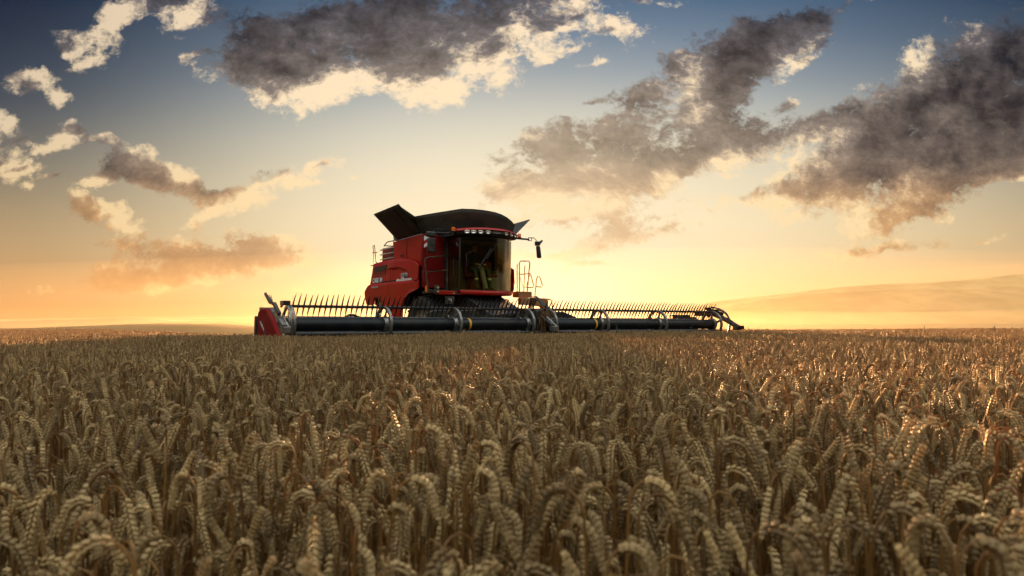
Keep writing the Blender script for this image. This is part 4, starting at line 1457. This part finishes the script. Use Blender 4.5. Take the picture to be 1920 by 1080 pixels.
# ------------------------------------------------------------------ driver
def build_person():
    root_w = Matrix.Translation((MX, MY, 0)) @ Matrix.Rotation(MTH, 4, 'Z')
    cx = XC - .03
    J = {  # joint: position, radius
        'pelvis': ((cx, 3.00, 2.72), (.15, .13)), 'waist': ((cx, 3.02, 2.90), (.145, .11)), 'chest': ((cx, 3.02, 3.10), (.165, .115)),
        'neckb': ((cx, 3.01, 3.25), (.085, .075)), 'neck': ((cx, 2.99, 3.32), (.055, .055)), 'headl': ((cx, 2.97, 3.38), (.078, .09)), 'head': ((cx, 2.97, 3.47), (.082, .098)), 'crown': ((cx, 2.98, 3.54), (.055, .07)),
    }
    E = [('pelvis', 'waist'), ('waist', 'chest'), ('chest', 'neckb'), ('neckb', 'neck'), ('neck', 'headl'), ('headl', 'head'), ('head', 'crown')]
    for s, n in ((-1, 'r'), (1, 'l')):
        J['hip' + n] = ((cx + s * .10, 2.92, 2.70), (.10, .09))
        J['knee' + n] = ((cx + s * .22, 2.56, 2.70), (.068, .068))
        J['shin' + n] = ((cx + s * .23, 2.50, 2.45), (.060, .060))
        J['ankle' + n] = ((cx + s * .23, 2.46, 2.20), (.045, .045))
        J['foot' + n] = ((cx + s * .235, 2.40, 2.15), (.045, .04))
        J['toe' + n] = ((cx + s * .24, 2.30, 2.13), (.035, .03))
        J['sho' + n] = ((cx + s * .19, 3.01, 3.18), (.062, .062))
        J['elb' + n] = ((cx + s * .26, 2.88, 2.93), (.046, .046))
        J['wri' + n] = ((cx + s * .14, 2.66, 2.87), (.030, .032))
        J['palm' + n] = ((cx + s * .12, 2.60, 2.875), (.034, .022))
        E += [('pelvis', 'hip' + n), ('hip' + n, 'knee' + n), ('knee' + n, 'shin' + n), ('shin' + n, 'ankle' + n), ('ankle' + n, 'foot' + n), ('foot' + n, 'toe' + n),
              ('chest', 'sho' + n), ('sho' + n, 'elb' + n), ('elb' + n, 'wri' + n), ('wri' + n, 'palm' + n)]
        for k in range(4):
            a = ('fa%d' % k) + n
            b = ('fb%d' % k) + n
            J[a] = ((cx + s * (.135 - .019 * k), 2.545 + .004 * k, 2.880), (.010, .010))
            J[b] = ((cx + s * (.132 - .019 * k), 2.530 + .004 * k, 2.845), (.008, .008))
            E += [('palm' + n, a), (a, b)]
        J['th' + n] = ((cx + s * .075, 2.60, 2.865), (.011, .011))
        J['tt' + n] = ((cx + s * .060, 2.565, 2.850), (.008, .008))
        E += [('palm' + n, 'th' + n), ('th' + n, 'tt' + n)]
    J['nose'] = ((cx, 2.868, 3.44), (.014, .014))
    E.append(('headl', 'nose'))
    names = list(J)
    me = bpy.data.meshes.new('person')
    me.from_pydata([J[n][0] for n in names], [(names.index(a), names.index(b)) for a, b in E], [])
    o = bpy.data.objects.new('person', me)
    col.objects.link(o)
    sk = o.modifiers.new('skin', 'SKIN')
    for i, n in enumerate(names):
        me.skin_vertices[0].data[i].radius = J[n][1]
    me.skin_vertices[0].data[names.index('pelvis')].use_root = True
    o.modifiers.new('sub', 'SUBSURF').levels = 1
    o.modifiers['sub'].render_levels = 2
    bpy.context.view_layer.update()
    m2 = bpy.data.meshes.new_from_object(o.evaluated_get(bpy.context.evaluated_depsgraph_get()))
    bpy.data.objects.remove(o)
    for m in (M_NAVY, M_GREEN, M_SKIN, M_BLACK, M_BAND):
        m2.materials.append(m)
    for p in m2.polygons:
        c = p.center
        k = 0
        if c.z > 3.285 or (c.y < 2.70 and 2.80 < c.z < 2.95 and abs(c.x - cx) < .19):
            k = 2
        elif c.z < 2.83:
            k = 1
            if c.y < 2.6 and c.z < 2.17:
                k = 3
            elif c.y < 2.60 and 2.40 < c.z < 2.47:
                k = 4
        p.material_index = k
        p.use_smooth = True
    body = bpy.data.objects.new('person', m2)
    col.objects.link(body)
    body.matrix_world = root_w
    tag(body, 'driver in a dark shirt and green trousers with reflective bands, seated in the cab', 'person')
    m = MB().lathe([(-.02, .094), (.03, .098), (.07, .086), (.10, .05), (.11, 0)], (cx, 2.985, 3.47), axis=2, seg=18)
    m.V = [(x, 2.985 + (y - 2.985) * 1.15, z) for x, y, z in m.V]
    m.build('hair', M_HAIR, body, smooth=True)
    m = MB()
    for s in (-1, 1):
        m.lathe([(-.008, 0), (-.006, .009), (0, .011), (.008, 0)], (cx + s * .032, 2.885, 3.465), axis=1, seg=10)
    m.build('eyes', M_BLACK, body, smooth=True)


build_person()


# ------------------------------------------------------------------ green weeds standing out of the crop
def build_weeds():
    m = mat('weed_green', (.045, .085, .018), .6, var=.3, var_scale=30)
    labels = ['small green weed standing above the wheat in front of the header\'s right half', 'green leafy weed above the wheat near the right end of the header',
              'green weed by the middle of the reel', 'green weed on the right skyline of the wheat field', 'green weed at the far right edge of the wheat field']
    rr = random.Random(5)
    for lab, (X, Y, h) in zip(labels, ((2.6, 18.6, 1.06), (5.2, 21.6, 1.08), (.36, 18.0, 1.0), (12.4, 22.5, 1.06), (14.2, 22.0, 1.08))):
        r = bpy.data.objects.new('weed', None)
        r.location = (X, Y, float(ground_z(X, Y)))
        col.objects.link(r)
        tag(r, lab, 'weed', 'green weeds in the wheat')
        MB().tube([(0, 0, 0), (.01, 0, h * .5), (.0, .01, h)], [.006, .005, .002], 5).build('stem', m, r)
        lf = MB()
        for k in range(16):
            z = h * (.62 + .38 * k / 15)
            a = k * 2.4 + rr.random()
            L = .11 * (1.15 - .6 * k / 15)
            d = Vector((math.cos(a), math.sin(a), 0))
            w = Vector((-d.y, d.x, 0)) * L * .18
            p = Vector((0, 0, z))
            lf.sheet([[p - w * .3, p + w * .3], [p + d * L * .5 - w + Vector((0, 0, L * .4)), p + d * L * .5 + w + Vector((0, 0, L * .4))], [p + d * L - w * .2 + Vector((0, 0, L * .5)), p + d * L + w * .2 + Vector((0, 0, L * .5))]])
        lf.build('leaves', m, r)


build_weeds()


# ------------------------------------------------------------------ dusty evening air
def build_haze():
    m = bpy.data.materials.new('dusty_air')
    m.use_nodes = True
    N = Nodes(m.node_tree)
    N.n.remove(N.n['Principled BSDF'])
    v = N.node('ShaderNodeVolumePrincipled')
    v.inputs['Color'].default_value = (1.0, .84, .58, 1)
    v.inputs['Density'].default_value = 0.000005
    v.inputs['Anisotropy'].default_value = 0.55
    N.l.new(v.outputs[0], N.n['Material Output'].inputs['Volume'])
    x, y0, y1, z0, z1 = 4100, -420, 3450, -32, 190
    V = [(-x, y0, z0), (x, y0, z0), (x, y1, z0), (-x, y1, z0), (-x, y0, z1), (x, y0, z1), (x, y1, z1), (-x, y1, z1)]
    F = [(0, 3, 2, 1), (4, 5, 6, 7), (0, 1, 5, 4), (1, 2, 6, 5), (2, 3, 7, 6), (3, 0, 4, 7)]
    o = link_mesh('haze', V, F, m)
    tag(o, 'golden dust haze hanging over the fields and hills', 'haze', kind='stuff')


build_haze()


def build_dust():
    """the dust of the day's harvesting, lying in the valley behind the field"""
    m = bpy.data.materials.new('harvest_dust')
    m.use_nodes = True
    N = Nodes(m.node_tree)
    N.n.remove(N.n['Principled BSDF'])
    v = N.node('ShaderNodeVolumePrincipled')
    v.inputs['Color'].default_value = (1.0, .84, .56, 1)
    v.inputs['Density'].default_value = 0.0010
    v.inputs['Anisotropy'].default_value = 0.5
    N.l.new(v.outputs[0], N.n['Material Output'].inputs['Volume'])
    def cloud(loc, size, turn, density, aniso, label):
        mm = m.copy()
        p = [n for n in mm.node_tree.nodes if n.type == 'PRINCIPLED_VOLUME'][0]
        p.inputs['Density'].default_value = density
        p.inputs['Anisotropy'].default_value = aniso
        dust_mesh(mm, loc, size, turn, label)
    cloud((700, 1150, -8), (2300, 900, 88), 0, .00008, .5, 'thinnest and highest layer of golden dust over the valley behind the field')
    cloud((800, 1050, -10), (2000, 760, 42), 0, .00005, .5, 'middle layer of golden dust over the valley behind the field')
    cloud((600, 950, -12), (1700, 640, 28), 0, .00013, .5, 'lowest and densest layer of golden dust over the valley behind the field')
    cloud((MX - LY[0] * -9 + 3, MY + 10, 1.0), (10, 5.5, 3.0), MTH, .0016, .72, 'thin dust raised behind the working harvester')


def dust_mesh(m, loc, size, turn, label):
    b = bmesh.new()
    bmesh.ops.create_icosphere(b, subdivisions=4, radius=1)
    for q in b.verts:
        p = q.co
        w = 1 + .10 * math.sin(5 * p.x + 1) * math.cos(4 * p.y) + .06 * math.sin(11 * p.x + 2 * p.y) + .04 * math.sin(19 * p.x)
        q.co = Vector((p.x * size[0], p.y * size[1], p.z * size[2] * w))
    me = bpy.data.meshes.new('dust')
    b.to_mesh(me)
    b.free()
    me.materials.append(m)
    o = bpy.data.objects.new('dust', me)
    o.location = loc
    o.rotation_euler.z = turn
    col.objects.link(o)
    tag(o, label, 'dust', kind='stuff')


build_dust()
